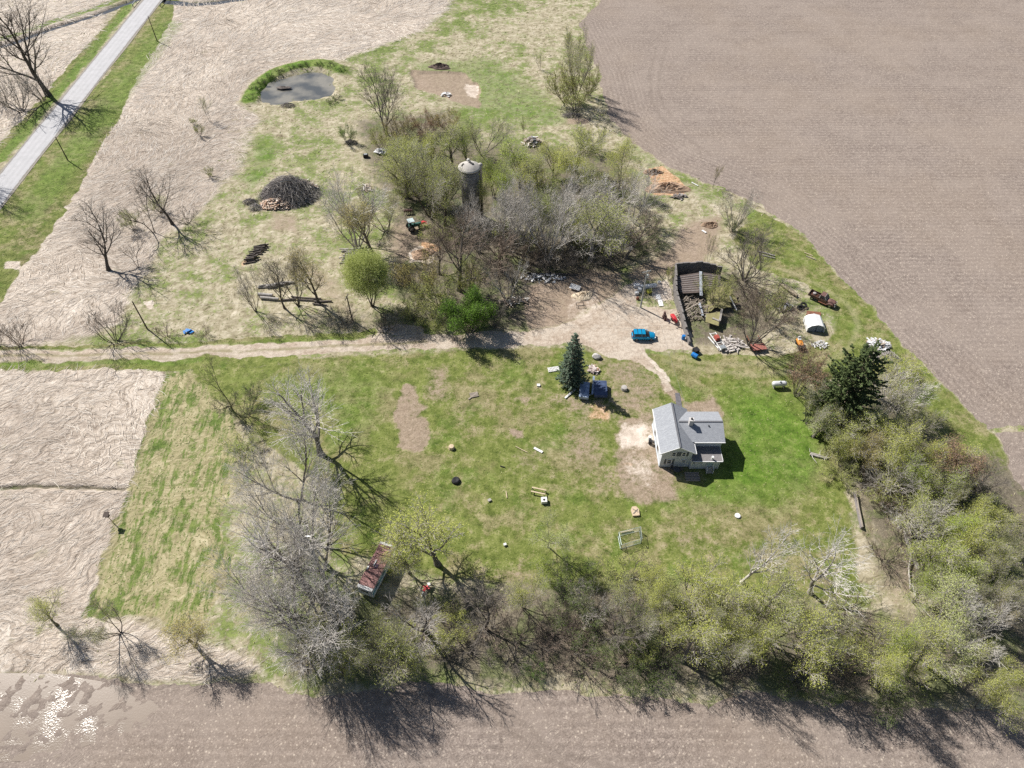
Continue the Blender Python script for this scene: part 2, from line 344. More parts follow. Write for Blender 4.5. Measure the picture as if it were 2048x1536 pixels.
# --- the ground shader: masks pick the cover, noise makes it
def terrain_mat():
    m,nt,b=nmat('ground_cover'); L=nt.links.new
    geo=N(nt,'ShaderNodeNewGeometry'); pos=geo.outputs['Position']
    def noise(scale,detail=4,rough=.6,vec=None,dist=0):
        n=N(nt,'ShaderNodeTexNoise'); n.inputs['Scale'].default_value=scale; n.inputs['Detail'].default_value=detail
        n.inputs['Roughness'].default_value=rough; n.inputs['Distortion'].default_value=dist
        L(vec if vec is not None else pos,n.inputs['Vector']); return n
    def math_(op,a,b_=None,c=None):
        n=N(nt,'ShaderNodeMath',operation=op)
        for i,x in enumerate((a,b_,c)):
            if x is None: continue
            if isinstance(x,(int,float)): n.inputs[i].default_value=x
            else: L(x,n.inputs[i])
        return n.outputs[0]
    def ramp(fac,stops):
        r=N(nt,'ShaderNodeValToRGB'); e=r.color_ramp.elements
        for i,(p,c) in enumerate(stops):
            q=e[i] if i<2 else e.new(p)
            q.position=p; q.color=(*c,1) if len(c)==3 else c
        L(fac,r.inputs[0]); return r.outputs[0]
    def mix(fac,a,b_):
        n=N(nt,'ShaderNodeMix',data_type='RGBA')
        if isinstance(fac,(int,float)): n.inputs[0].default_value=fac
        else: L(fac,n.inputs[0])
        for i,x in ((6,a),(7,b_)):
            if isinstance(x,tuple): n.inputs[i].default_value=(*x,1)
            else: L(x,n.inputs[i])
        return n.outputs[2]
    def sstep(x,lo,hi):
        n=N(nt,'ShaderNodeMapRange',interpolation_type='SMOOTHSTEP'); L(x,n.inputs[0])
        n.inputs[1].default_value=lo; n.inputs[2].default_value=hi; return n.outputs[0]
    big=noise(.035,5,.6).outputs['Fac']; mid=noise(.22,6,.65).outputs['Fac']; fine=noise(1.3,6,.75).outputs['Fac']; vf=noise(4.5,4,.75).outputs['Fac']
    # lodged grass: stretched noise on strongly warped coordinates
    wv=noise(.06,3,.5); w2=noise(.5,2,.5)
    def addv(a,bv,k):
        s=N(nt,'ShaderNodeVectorMath',operation='SUBTRACT'); L(bv,s.inputs[0]); s.inputs[1].default_value=(.5,.5,.5)
        q=N(nt,'ShaderNodeVectorMath',operation='MULTIPLY_ADD'); L(s.outputs[0],q.inputs[0]); q.inputs[1].default_value=(k,k,0); L(a,q.inputs[2]); return q.outputs[0]
    wp=addv(addv(pos,wv.outputs['Color'],26.),w2.outputs['Color'],2.2)
    def stretched(vec,rot,sc):
        m1=N(nt,'ShaderNodeMapping'); m1.inputs['Rotation'].default_value=(0,0,R(rot)); L(vec,m1.inputs['Vector']); mp=N(nt,'ShaderNodeMapping'); mp.inputs['Scale'].default_value=sc; L(m1.outputs[0],mp.inputs['Vector']); return mp.outputs[0]
    st=noise(1.,5,.62,stretched(wp,-38,(.32,1.7,1))).outputs['Fac']; st2=noise(1.,5,.7,stretched(wp,-20,(1.0,4.2,1))).outputs['Fac']
    stk=math_('ADD',math_('MULTIPLY',st,.6),math_('MULTIPLY',st2,.4))
    A=[]
    for k in range(4):
        a=N(nt,'ShaderNodeAttribute',attribute_name='g%d'%k); s=N(nt,'ShaderNodeSeparateColor'); L(a.outputs['Color'],s.inputs[0])
        A+= [s.outputs[0],s.outputs[1],s.outputs[2],a.outputs['Alpha']]
    STRAW,LAWN,FIELD,DRIVE_,BROWN,LUSH,SAND,STRIP,LITTER,ORANGE,TRACK,FIELD2,MIX,WET,GRAVB,DCENT=A
    lwn=noise(.55,9,.72).outputs['Fac']
    br=math_('SUBTRACT',math_('ADD',math_('ADD',math_('MULTIPLY',fine,.4),math_('MULTIPLY',mid,.25)),math_('MULTIPLY',lwn,.35)),.5)
    def edge(mk,amt=1.2,lo=.38,hi=.62): return sstep(math_('ADD',mk,math_('MULTIPLY',math_('MULTIPLY',br,amt),sstep(mk,0.,.25))),lo,hi)
    # base rough meadow
    gm=math_('ADD',math_('MULTIPLY',mid,.55),math_('MULTIPLY',fine,.45))
    gm=math_('ADD',gm,math_('MULTIPLY',math_('SUBTRACT',big,.5),-.5))
    meadow=mix(sstep(gm,.46,.60),ramp(math_('ADD',math_('MULTIPLY',stk,.45),math_('MULTIPLY',lwn,.55)),[(.38,(.13,.105,.06)),(.48,(.33,.29,.195)),(.58,(.52,.465,.355)),(.66,(.66,.60,.49))]),ramp(fine,[(.34,(.045,.065,.014)),(.48,(.125,.17,.04)),(.66,(.27,.31,.11))]))
    c_straw=ramp(math_('ADD',math_('MULTIPLY',stk,.85),math_('MULTIPLY',lwn,.15)),[(.36,(.17,.135,.105)),(.44,(.44,.37,.30)),(.53,(.63,.555,.475)),(.68,(.79,.73,.65))])
    c_straw=mix(math_('MULTIPLY',sstep(math_('ADD',big,math_('MULTIPLY',math_('SUBTRACT',lwn,.5),.4)),.42,.58),.6),c_straw,ramp(stk,[(.36,(.16,.125,.10)),(.5,(.44,.365,.30)),(.64,(.64,.56,.475))]))
    c_straw=mix(math_('MULTIPLY',MIX,.62),c_straw,ramp(math_('ADD',math_('MULTIPLY',stk,.6),math_('MULTIPLY',lwn,.4)),[(.36,(.12,.095,.075)),(.47,(.27,.22,.18)),(.56,(.42,.355,.295)),(.68,(.60,.53,.45))]))
    c_straw=mix(math_('MULTIPLY',sstep(mid,.60,.72),.35),c_straw,ramp(fine,[(.35,(.14,.15,.05)),(.65,(.38,.37,.20))]))
    lw=math_('ADD',math_('ADD',math_('MULTIPLY',lwn,.55),math_('MULTIPLY',fine,.2)),math_('MULTIPLY',vf,.25))
    lj=math_('MULTIPLY',math_('SUBTRACT',lw,.5),.55); pat=math_('ADD',noise(.09,8,.72).outputs['Fac'],lj); pat2=noise(.14,6,.7,stretched(pos,33,(1,1,1))).outputs['Fac']
    c_lawn=ramp(lw,[(.38,(.05,.07,.012)),(.46,(.115,.145,.03)),(.54,(.19,.215,.06)),(.64,(.33,.33,.14))])
    c_lawn=mix(math_('MULTIPLY',sstep(mid,.50,.68),.5),c_lawn,ramp(lw,[(.34,(.11,.11,.04)),(.5,(.24,.21,.10)),(.66,(.36,.31,.19))]))
    c_lawn=mix(math_('MULTIPLY',sstep(pat,.48,.58),.72),c_lawn,ramp(lw,[(.38,(.10,.085,.04)),(.5,(.24,.205,.11)),(.62,(.42,.36,.23))]))
    c_lawn=mix(math_('MULTIPLY',sstep(pat2,.52,.64),.55),c_lawn,ramp(lw,[(.38,(.035,.07,.008)),(.5,(.095,.165,.02)),(.62,(.20,.27,.055))]))
    c_lush=ramp(lw,[(.38,(.03,.065,.006)),(.46,(.07,.145,.012)),(.55,(.13,.22,.028)),(.66,(.28,.33,.10))])
    c_lush=mix(math_('MULTIPLY',sstep(pat2,.45,.6),.5),c_lush,c_lawn)
    # stubble fields: fine flecks of chaff, faint rows
    sep=N(nt,'ShaderNodeSeparateXYZ'); L(addv(pos,wv.outputs['Color'],5.),sep.inputs[0])
    ra=N(nt,'ShaderNodeAttribute',attribute_name='rowc'); rc=math_('ADD',ra.outputs['Fac'],math_('MULTIPLY',mid,.5))
    rows=math_('MULTIPLY_ADD',math_('SINE',math_('MULTIPLY',rc,5.2)),.5,.5)
    band=math_('MULTIPLY_ADD',math_('SINE',math_('MULTIPLY',rc,1.05)),.5,.5)
    vo=N(nt,'ShaderNodeTexVoronoi'); vo.inputs['Scale'].default_value=1.9; vo.inputs['Randomness'].default_value=1; L(pos,vo.inputs['Vector'])
    vo2=N(nt,'ShaderNodeTexVoronoi'); vo2.inputs['Scale'].default_value=3.4; L(stretched(pos,15,(.7,1.4,1)),vo2.inputs['Vector'])
    fl_=math_('MAXIMUM',math_('SUBTRACT',1.,sstep(vo.outputs['Distance'],.10,.30)),math_('MULTIPLY',math_('SUBTRACT',1.,sstep(vo2.outputs['Distance'],.08,.3)),.8))
    fbase=ramp(math_('ADD',math_('MULTIPLY',vf,.6),math_('MULTIPLY',fine,.4)),[(.36,(.105,.084,.072)),(.5,(.265,.216,.187)),(.64,(.43,.365,.315))])
    fbase=mix(math_('MULTIPLY',rows,.38),fbase,(.135,.108,.093))
    fbase=mix(math_('MULTIPLY',band,.16),fbase,(.32,.268,.228))
    fbase=mix(math_('MULTIPLY',sstep(big,.42,.62),.35),fbase,(.28,.222,.175))
    fbase=mix(math_('MULTIPLY',sstep(mid,.5,.7),.3),fbase,(.17,.132,.112))
    fbase=mix(math_('MULTIPLY',sstep(noise(.06,8,.7).outputs['Fac'],.44,.6),.4),fbase,(.31,.258,.222))
    c_field=mix(math_('MULTIPLY',math_('MULTIPLY',fl_,sstep(fine,.38,.58)),.7),fbase,(.58,.50,.41))
    c_drive=ramp(math_('ADD',math_('MULTIPLY',vf,.5),math_('MULTIPLY',fine,.5)),[(.34,(.27,.22,.175)),(.5,(.49,.42,.345)),(.66,(.66,.59,.50))])
    c_drive=mix(math_('MULTIPLY',sstep(noise(.22,8,.72).outputs['Fac'],.43,.60),.8),c_drive,ramp(fine,[(.33,(.24,.18,.13)),(.5,(.39,.31,.24)),(.66,(.52,.44,.355))]))
    c_brown=ramp(math_('ADD',math_('MULTIPLY',vf,.5),math_('MULTIPLY',fine,.5)),[(.33,(.15,.11,.08)),(.5,(.31,.235,.18)),(.68,(.46,.37,.30))])
    c_sand=ramp(lw,[(.36,(.34,.27,.21)),(.48,(.54,.46,.385)),(.58,(.68,.61,.53)),(.68,(.80,.75,.68))])
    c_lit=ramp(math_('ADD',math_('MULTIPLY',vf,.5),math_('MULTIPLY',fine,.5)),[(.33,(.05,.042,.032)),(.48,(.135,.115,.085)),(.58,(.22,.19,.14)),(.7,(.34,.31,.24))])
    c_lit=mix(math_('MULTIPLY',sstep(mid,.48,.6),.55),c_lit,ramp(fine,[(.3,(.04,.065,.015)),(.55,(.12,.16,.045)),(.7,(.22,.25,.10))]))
    c_or=ramp(fine,[(.3,(.20,.11,.06)),(.5,(.50,.31,.18)),(.68,(.66,.50,.36))])
    # mown strip: rows of green shoots in straw, running along its edge
    p1=G(335,745); p2=G(165,1230); an=math.atan2(p2[1]-p1[1],p2[0]-p1[0])
    sp=N(nt,'ShaderNodeSeparateXYZ'); L(stretched(addv(pos,w2.outputs['Color'],.8),-math.degrees(an),(1,1,1)),sp.inputs[0])
    srow=noise(1.,4,.7,stretched(addv(pos,w2.outputs['Color'],.8),-math.degrees(an),(.20,1.25,1))).outputs['Fac']
    sg=math_('ADD',math_('ADD',math_('MULTIPLY',mid,.35),math_('MULTIPLY',fine,.25)),math_('MULTIPLY',srow,.40))
    c_strip=mix(sstep(sg,.47,.56),ramp(stk,[(.34,(.14,.125,.06)),(.5,(.34,.30,.17)),(.66,(.53,.47,.31))]),ramp(lw,[(.38,(.035,.06,.01)),(.48,(.095,.145,.028)),(.60,(.20,.245,.07))]))
    c=meadow
    c=mix(edge(STRAW,2.6,.25,.75),c,c_straw)
    c=mix(edge(STRIP,1.0),c,c_strip)
    c=mix(edge(LAWN,1.0),c,c_lawn)
    c=mix(math_('MULTIPLY',edge(LUSH,1.2,.2,.75),.9),c,c_lush)
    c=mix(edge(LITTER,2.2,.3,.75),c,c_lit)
    c=mix(math_('MULTIPLY',edge(BROWN,3.2,.2,.85),.9),c,c_brown)
    c=mix(edge(ORANGE,1.4,.3,.7),c,c_or)
    c=mix(math_('MULTIPLY',TRACK,.45),c,(.42,.37,.24))
    c=mix(edge(GRAVB,1.6,.25,.8),c,c_drive)
    c=mix(edge(DRIVE_,.8),c,c_drive)
    c=mix(math_('MULTIPLY',math_('MULTIPLY',DCENT,sstep(mid,.3,.5)),.8),c,(.22,.20,.10))
    c=mix(edge(SAND,1.4,.3,.7),c,c_sand)
    F_=math_('MAXIMUM',edge(FIELD,.25,.4,.6),edge(FIELD2,.5,.4,.6))
    ft=mix(math_('MULTIPLY',TRACK,.5),c_field,(.15,.12,.10))
    c=mix(F_,c,ft)
    wetm=edge(WET,1.,.25,.8)
    c=mix(math_('MULTIPLY',wetm,.5),c,(.16,.12,.095))
    L(c,b.inputs['Base Color'])
    ro=math_('SUBTRACT',.92,math_('MULTIPLY',wetm,.36)); L(ro,b.inputs['Roughness']); b.inputs['Specular IOR Level'].default_value=.25
    h=math_('ADD',math_('MULTIPLY',stk,math_('ADD',math_('MULTIPLY',STRAW,.9),.25)),math_('MULTIPLY',lw,.22))
    bp=N(nt,'ShaderNodeBump'); bp.inputs['Strength'].default_value=.9; bp.inputs['Distance'].default_value=.55
    L(h,bp.inputs['Height']); L(bp.outputs[0],b.inputs['Normal'])
    return m
TM=terrain_mat()
far=np.zeros(len(quads),bool)
terrain_obj('ground',part==0,TM,'rough meadow of flattened straw and new green grass around the farmstead')
terrain_obj('field',part==1,TM,'brown tilled stubble field on the upper right')
terrain_obj('field',part==2,TM,'brown stubble field along the bottom with a wet corner')
terrain_obj('driveway',part==3,TM,'pale gravel driveway leading into the farmyard')
terrain_obj('lawn',part==5,TM,'mown grass of the yard and the verges')
# --- water
def waterobj(name,P,z,mat,label,warp=True):
    mb=MB(); pts=[(x,y,z) for x,y in P]; mb.add(pts,[tuple(range(len(pts)))])
    o=mb.build(name,mat); tag(o,label,None,None,'structure'); return o
def watermat(name,col,rough,bscale,bstr,c2=None):
    m,nt,b=nmat(name); L=nt.links.new
    geo=N(nt,'ShaderNodeNewGeometry'); n=N(nt,'ShaderNodeTexNoise'); n.inputs['Scale'].default_value=bscale; n.inputs['Detail'].default_value=3; L(geo.outputs['Position'],n.inputs['Vector'])
    n2=N(nt,'ShaderNodeTexNoise'); n2.inputs['Scale'].default_value=.12; n2.inputs['Detail'].default_value=4; L(geo.outputs['Position'],n2.inputs['Vector'])
    cr=N(nt,'ShaderNodeValToRGB'); cr.color_ramp.elements[0].position=.42; cr.color_ramp.elements[1].position=.58
    cr.color_ramp.elements[0].color=(*col,1); cr.color_ramp.elements[1].color=(*(c2 or col),1); L(n2.outputs['Fac'],cr.inputs[0]); L(cr.outputs[0],b.inputs['Base Color'])
    b.inputs['Roughness'].default_value=rough; b.inputs['Specular IOR Level'].default_value=.6 if rough<.2 else .6
    bp=N(nt,'ShaderNodeBump'); bp.inputs['Distance'].default_value=.1
    cr2=N(nt,'ShaderNodeMapRange'); L(n2.outputs['Fac'],cr2.inputs[0]); cr2.inputs[1].default_value=.47 if rough>.2 else .40; cr2.inputs[2].default_value=.60 if rough>.2 else .55; cr2.inputs[3].default_value=bstr*.06; cr2.inputs[4].default_value=bstr; L(cr2.outputs[0],bp.inputs['Strength'])
    L(n.outputs['Fac'],bp.inputs['Height']); L(bp.outputs[0],b.inputs['Normal']); return m
waterobj('pond_water',[G(*p) for p in spline([(512,196),(524,170),(556,150),(600,134),(645,130),(676,145),(680,175),(660,203),(600,210),(545,216),(512,212),(512,196)],4)[:-1]],-.42,watermat('pond_skin',(.09,.095,.095),.05,1.6,.4,(.25,.235,.20)),'small still pond reflecting the sky inside its grassy bank')
waterobj('puddle_water',[G(*p) for p in [(-500,1346),(100,1346),(200,1362),(330,1395),(330,1445),(200,1480),(100,1520),(-500,1545)]],-.07,watermat('muddy_water',(.22,.17,.13),.23,5.5,.62,(.18,.14,.105)),'shallow muddy floodwater glinting in the corner of the lower field')
waterobj('stream_water',[G(u,v) for u,v in [(-60,100),(30,76),(100,50),(180,26),(262,-5),(330,-36),(345,-24),(262,9),(180,38),(100,62),(30,90),(-60,116)]],-.55,watermat('stream_skin',(.06,.06,.06),.08,1.,.3),'narrow ditch stream crossing the meadow left of the road')
waterobj('stream_water',[G(u,v) for u,v in [(318,-6),(380,-2),(430,-6),(520,-22),(530,2),(430,14),(380,16),(330,12)]],-.55,MATS.get('x') or bpy.data.materials['stream_skin'],'dark ditch stream right of the road by the bridge')
# --- asphalt road
def ext(P,a,b,t): return (P[a][0]+(P[b][0]-P[a][0])*t,P[a][1]+(P[b][1]-P[a][1])*t)
lt=[ext(rl,0,1,t) for t in np.linspace(-4,12,60)]; rt=[ext(rr,0,1,t) for t in np.linspace(-4,12,60)]
# keep width constant: build about the centreline
cd=Vector((rl[1][0]-rl[0][0],rl[1][1]-rl[0][1])).normalized(); cn=Vector((cd.y,-cd.x))
c0=(Vector(G(168,140))+Vector(G(217,140)))/2; HW=3.05
mb=MB(); rv=[]
tl=list(np.linspace(-400,1500,220))
for t in tl:
    p=c0+cd*t; j=.06*math.sin(t*1.7)+.05*math.sin(t*.53+2)
    for k in np.linspace(-1,1,13): rv.append((p.x+cn.x*k*(HW+j),p.y+cn.y*k*(HW+j),.06-.03*k*k))
mb.add(rv,[(13*i+k,13*i+k+1,13*i+k+14,13*i+k+13) for i in range(len(tl)-1) for k in range(12)])
road=mb.build('road',M('asphalt',(.50,.495,.51),(.41,.41,.42),.5,.9,detail=9,lo=.3,hi=.7,stretch=None),None); tag(road,'pale worn asphalt country road crossing the upper left corner',None,None,'structure')
at_=road.data.attributes.new('across','FLOAT','POINT'); at_.data.foreach_set('value',np.tile(np.linspace(-1,1,13),len(tl)).astype(np.float32))
_nt=MATS['asphalt'].node_tree; _b=_nt.nodes['Principled BSDF']; _src=_b.inputs['Base Color'].links[0].from_socket
_a=N(_nt,'ShaderNodeAttribute',attribute_name='across'); _r=N(_nt,'ShaderNodeValToRGB'); _ab=N(_nt,'ShaderNodeMath',operation='ABSOLUTE'); _nt.links.new(_a.outputs['Fac'],_ab.inputs[0])
_no=N(_nt,'ShaderNodeTexNoise'); _no.inputs['Scale'].default_value=.7; _no.inputs['Detail'].default_value=8; _g=N(_nt,'ShaderNodeNewGeometry'); _nt.links.new(_g.outputs['Position'],_no.inputs['Vector'])
_ad=N(_nt,'ShaderNodeMath',operation='MULTIPLY_ADD'); _nt.links.new(_no.outputs['Fac'],_ad.inputs[0]); _ad.inputs[1].default_value=.16; _nt.links.new(_ab.outputs[0],_ad.inputs[2]); _nt.links.new(_ad.outputs[0],_r.inputs[0])
_e=_r.color_ramp.elements; _e[0].position=.1; _e[0].color=(.95,.95,.95,1); _e[1].position=1.06; _e[1].color=(.55,.52,.47,1)
for _p,_v in ((.30,1.03),(.52,.92),(.72,1.02),(.97,.94)):
    _q=_e.new(_p); _q.color=(_v,_v,_v,1)
_mx=N(_nt,'ShaderNodeMix',data_type='RGBA',blend_type='MULTIPLY'); _mx.inputs[0].default_value=1; _nt.links.new(_src,_mx.inputs[6]); _nt.links.new(_r.outputs[0],_mx.inputs[7]); _nt.links.new(_mx.outputs[2],_b.inputs['Base Color'])
mb=MB()
for sgn in (-1,1):
    vs=[]
    for i,t in enumerate(tl):
        p=c0+cd*t; j=.12*math.sin(t*2.3+sgn)+.1*math.sin(t*.9)
        for k in (HW-.3,HW+.45+j): vs.append((p.x+cn.x*k*sgn,p.y+cn.y*k*sgn,.02 if k<HW else .012))
    mb.add(vs,[(2*i,2*i+1,2*i+3,2*i+2) for i in range(len(tl)-1)])
sh=mb.build('road_shoulder',M('shoulder_gravel',(.36,.33,.29),(.22,.20,.17),3.,.95)); tag(sh,'grey gravel shoulders along both edges of the road',None,None,'structure')
# --- lodged straw and grass tufts: real blades, one mass each
def sample(maskarr,n,rng,thr=.5):
    core=(X>-170)&(X<170)&(Y>17)&(Y<245)
    u=np.where(core&(maskarr>thr))[0]
    w=np.clip(np.array(maskarr[u]),0,1)/np.maximum(40,depth(Y[u]))**1.0
    # cell areas grow with distance: weight by it
    w=w*np.gradient(gy)[(u//NX)]
    w/=w.sum()
    k=rng.choice(u,n,p=w)
    return X[k]+(rng.rand(n)-.5)*.6,Y[k]+(rng.rand(n)-.5)*.6,Z[k]
def blades(name,maskarr,n,mat,label,lmin,lmax,wd,hgt,seed,flow=True,thr=.5):
    rng=np.random.RandomState(seed); x,y,z=sample(maskarr,n,rng,thr)
    a=(R(35)+(fbm(x/22,y/22,51,3)-.5)*5.5+rng.randn(n)*.28) if flow else rng.rand(n)*6.283
    L_=lmin+(lmax-lmin)*rng.rand(n)**1.5; w=wd*(.5+rng.rand(n)); h=hgt*(.4+rng.rand(n)*.9)
    s=np.maximum(.7,depth(y)/130); L_=L_*s; w=w*s
    dx,dy=np.cos(a),np.sin(a); bend=rng.randn(n)*.35
    T=np.array([0,.35,.7,1.]); zz=np.array([0.,.9,1.,.25])
    V=np.zeros((n,8,3),np.float32)
    for i,t in enumerate(T):
        cx=x+dx*L_*t-dy*bend*L_*t*t; cy=y+dy*L_*t+dx*bend*L_*t*t; cz=z+h*zz[i]
        ww=w*(1,1,.8,.25)[i]
        V[:,2*i]=np.stack([cx-dy*ww/2,cy+dx*ww/2,cz],-1); V[:,2*i+1]=np.stack([cx+dy*ww/2,cy-dx*ww/2,cz-.35*ww],-1)
    f0=np.array([[0,1,3,2],[2,3,5,4],[4,5,7,6]]); FQ=(f0[None]+8*np.arange(n)[:,None,None]).reshape(-1,4)
    me=bpy.data.meshes.new(name); me.vertices.add(n*8); me.vertices.foreach_set('co',V.ravel())
    me.loops.add(len(FQ)*4); me.loops.foreach_set('vertex_index',FQ.ravel().astype(np.int32)); me.polygons.add(len(FQ)); me.polygons.foreach_set('loop_start',np.arange(0,len(FQ)*4,4,dtype=np.int32))
    me.update(calc_edges=True); me.materials.append(mat)
    o=bpy.data.objects.new(name,me); COL.objects.link(o); tag(o,label,'grass',None,'stuff'); return o
nogo=np.maximum.reduce([drive,gv[2],gv[11],smooth,pd])
sm_=np.clip(straw-.0,0,1)*(1-nogo)*(1-lawn)*(1-ditch)*(1-ditch3)*(1-gv[6])
blades('straw_grass',sm_,26000,islandmat('straw_blades',[(.36,.30,.24),(.56,.49,.415),(.66,.59,.515),(.76,.70,.62)]),'pale flattened straw grass lying in swirls over the meadows',1.0,2.8,.07,.12,7)
me_=np.clip(1-nogo-straw*.8-gv[4]*.9-lawn-gv[8]*.4-gv[6]-strip*.3,0,1)
blades('meadow_grass',me_,18000,islandmat('meadow_blades',[(.17,.20,.06),(.24,.26,.09),(.36,.34,.18),(.50,.45,.30)]),'rough mixed green and straw grass tufts of the unmown ground',.3,.9,.09,.09,8,False,.3)
lw_=np.clip(lawn+strip-nogo-gv[4]-gv[6],0,1)
blades('lawn_grass',lw_,22000,islandmat('lawn_blades',[(.10,.14,.03),(.16,.20,.05),(.22,.25,.08),(.33,.33,.16)]),'short tufts of green grass in the mown yard and verges',.2,.5,.10,.05,9,False,.4)
# ------------------------------------------------------------------ TREES
def rot_about(d,axis,ang):
    c,s=math.cos(ang),math.sin(ang); k=axis; dt=d[0]*k[0]+d[1]*k[1]+d[2]*k[2]; x=crs(k,d)
    return tuple(d[i]*c+x[i]*s+k[i]*dt*(1-c) for i in range(3))
def grow(seed,H_=12.,stems=1,stem_ang=25,n=(7,6,5,4,2),ratio=(.55,.55,.55,.55,.6),ang=(38,40,42,45,45),trop=(.06,.10,.08,.04,0.),jit=.13,r0=.17,start=.32,trunklen=.62,twig=.022,leaf=0,lsize=.14,droop=0.,lean=0.,hang=0.,spread=None):
    rg=random.Random(seed); trunk=MB(); crown=MB(); lp=[]
    maxl=len(n)
    def br(p,d,L,r,lev):
        ns=(7,5,4,3,2,2)[min(lev,5)]; pts=[p]; dirs=[d]; st=L/ns
        tp=trop[min(lev,len(trop)-1)]
        for i in range(ns):
            d=nrm((d[0]+rg.gauss(0,jit),d[1]+rg.gauss(0,jit),d[2]+rg.gauss(0,jit)+tp-(droop*(i/ns) if lev>=2 else 0)))
            p=(p[0]+d[0]*st,p[1]+d[1]*st,p[2]+d[2]*st); pts.append(p); dirs.append(d)
        if p[2]<.25*0: pass
        e=.42 if lev<2 else .5
        rad=[max(twig*.8,r*(1-(1-e)*i/ns)) for i in range(ns+1)]
        if lev==0: rad[0]*=1.45
        sides=(8,6,5,3,3,3)[min(lev,5)]
        (trunk if lev<=1 else crown).tube(pts,rad,sides,0,False)
        if lev>=maxl:
            lp.append((pts[-1],dirs[-1],pts[0])); return
        k=n[lev]; ph=rg.random()*6.28
        for j in range(k):
            t=start+(1-start)*(j+.5+rg.uniform(-.3,.3))/k if lev==0 else .22+.78*(j+.6+rg.uniform(-.35,.35))/k
            t=min(t,1.); x=t*ns; i=min(int(x),ns-1); f=x-i
            q=tuple(pts[i][a]+(pts[i+1][a]-pts[i][a])*f for a in range(3)); dd=dirs[min(i+1,ns)]
            ref=nrm(crs(dd,(0,0,1) if abs(dd[2])<.9 else (1,0,0)))
            ax=rot_about(ref,dd,ph+j*2.4+rg.uniform(-.5,.5))
            a=R(ang[lev]*rg.uniform(.65,1.25))
            nd=rot_about(dd,ax,a)
            Lc=L*ratio[lev]*(1.15-.45*t)*rg.uniform(.75,1.2)
            br(q,nd,Lc,max(twig,rad[i]*.62),lev+1)
        # leader goes on
        br(pts[-1],dirs[-1],L*ratio[lev]*.8,rad[-1],lev+1)
    for s in range(stems):
        if stems==1: d=nrm((lean,0,1)); p=(0,0,-.1)
        else:
            a=6.283*s/stems+rg.uniform(-.4,.4); g=R(stem_ang*rg.uniform(.35,1.2))
            d=(math.cos(a)*math.sin(g),math.sin(a)*math.sin(g),math.cos(g)); p=(math.cos(a)*.18,math.sin(a)*.18,-.1)
        br(p,d,H_*trunklen*rg.uniform(.85,1.08),r0*(1 if stems==1 else .75),0)
    if leaf:
        per=max(1,int(round(leaf/len(lp)))); keep=min(1.,leaf/len(lp)/per)
        for (p,d,b0) in lp:
            if rg.random()>keep: continue
            for q in range(per):
                t=rg.uniform(-.1,1.15); s=lsize*rg.uniform(.55,1.3); g=spread or lsize*1.2
                dz=-abs(rg.gauss(0,hang)) if hang else 0
                c=tuple(b0[i]+(p[i]-b0[i])*t+rg.gauss(0,g) for i in range(3)); c=(c[0],c[1],c[2]+dz)
                u=nrm((rg.gauss(0,1),rg.gauss(0,1),rg.gauss(0,.6))); w=nrm(crs(u,(rg.gauss(0,1),rg.gauss(0,1),rg.gauss(0,1))))
                if hang: u=nrm((u[0]*.3,u[1]*.3,-1)); 
                a_=s; b_=s*.55
                crown.add([tuple(c[i]+u[i]*a_*.5 for i in range(3)),tuple(c[i]+w[i]*b_*.5 for i in range(3)),tuple(c[i]-u[i]*a_*.5 for i in range(3)),tuple(c[i]-w[i]*b_*.5 for i in range(3))],[(0,1,2,3)],1)
    return trunk,crown
def rawmesh(mb,name,nm):
    me=bpy.data.meshes.new(name); me.from_pydata(mb.v,[],mb.f)
    for i in range(nm): me.materials.append(None)
    if nm>1: me.polygons.foreach_set('material_index',mb.m)
    me.update(); return me
PROTO={}
def proto(kind,variants):
    for i,mk in enumerate(variants):
        t,c=mk
        v=np.array(c.v); top=max(np.percentile(v[:,2],99.6),.5); w=2*np.percentile(np.hypot(v[:,0],v[:,1]),93)
        PROTO.setdefault(kind,[]).append((rawmesh(t,'trunk',1),rawmesh(c,'crown',2),top,w))
K=dict(jit=.085,ratio=(.60,.58,.58,.58,.6))
proto('bare',[grow(s,13,1,n=(6,5,4,3),ang=(32,34,36,40),lean=.1*(s%3-1),twig=.012,start=.25,trunklen=.52,**K) for s in (1,2)])
proto('tall',[grow(s,20,st,26,n=(7,6,5,3),ang=(30,30,34,38),r0=.25,trunklen=.55,start=.22,twig=.0125,trop=(.04,.10,.07,.03),jit=.06,ratio=K['ratio']) for s,st in ((3,1),(4,2),(20,3))])
proto('vase',[grow(s,11,6,32,n=(4,4,3,3),ang=(20,26,32,36),r0=.12,start=.3,trunklen=.62,twig=.0115,**K) for s in (5,6)])
proto('bud',[grow(s,11,1,n=(6,5,5,3),ang=(36,36,38,40),leaf=7500,lsize=.088,start=.25,spread=.22,twig=.011,trunklen=.5,**K) for s in (7,8)]+[grow(9,10,4,32,n=(4,5,5,3),ang=(26,32,36,40),leaf=7500,lsize=.088,spread=.22,r0=.12,twig=.011,trunklen=.55,**K)])
proto('lush',[grow(s,10,st,24,n=(6,5,5,3),ang=(34,38,42,45),leaf=12500,lsize=.102,start=.2,spread=.24,r0=.13,twig=.011,trunklen=.54,**K) for s,st in ((10,2),(11,3),(23,1))])
proto('shrub',[grow(s,3.2,9,48,n=(4,3,3),ang=(26,32,36),r0=.045,start=.18,trunklen=.7,twig=.009,jit=.12) for s in (12,13)])
proto('bush',[grow(s,4.,8,46,n=(4,3,3,2),ang=(28,34,38,42),r0=.05,start=.15,trunklen=.62,twig=.010,leaf=5000,lsize=.085,spread=.14) for s in (14,15)])
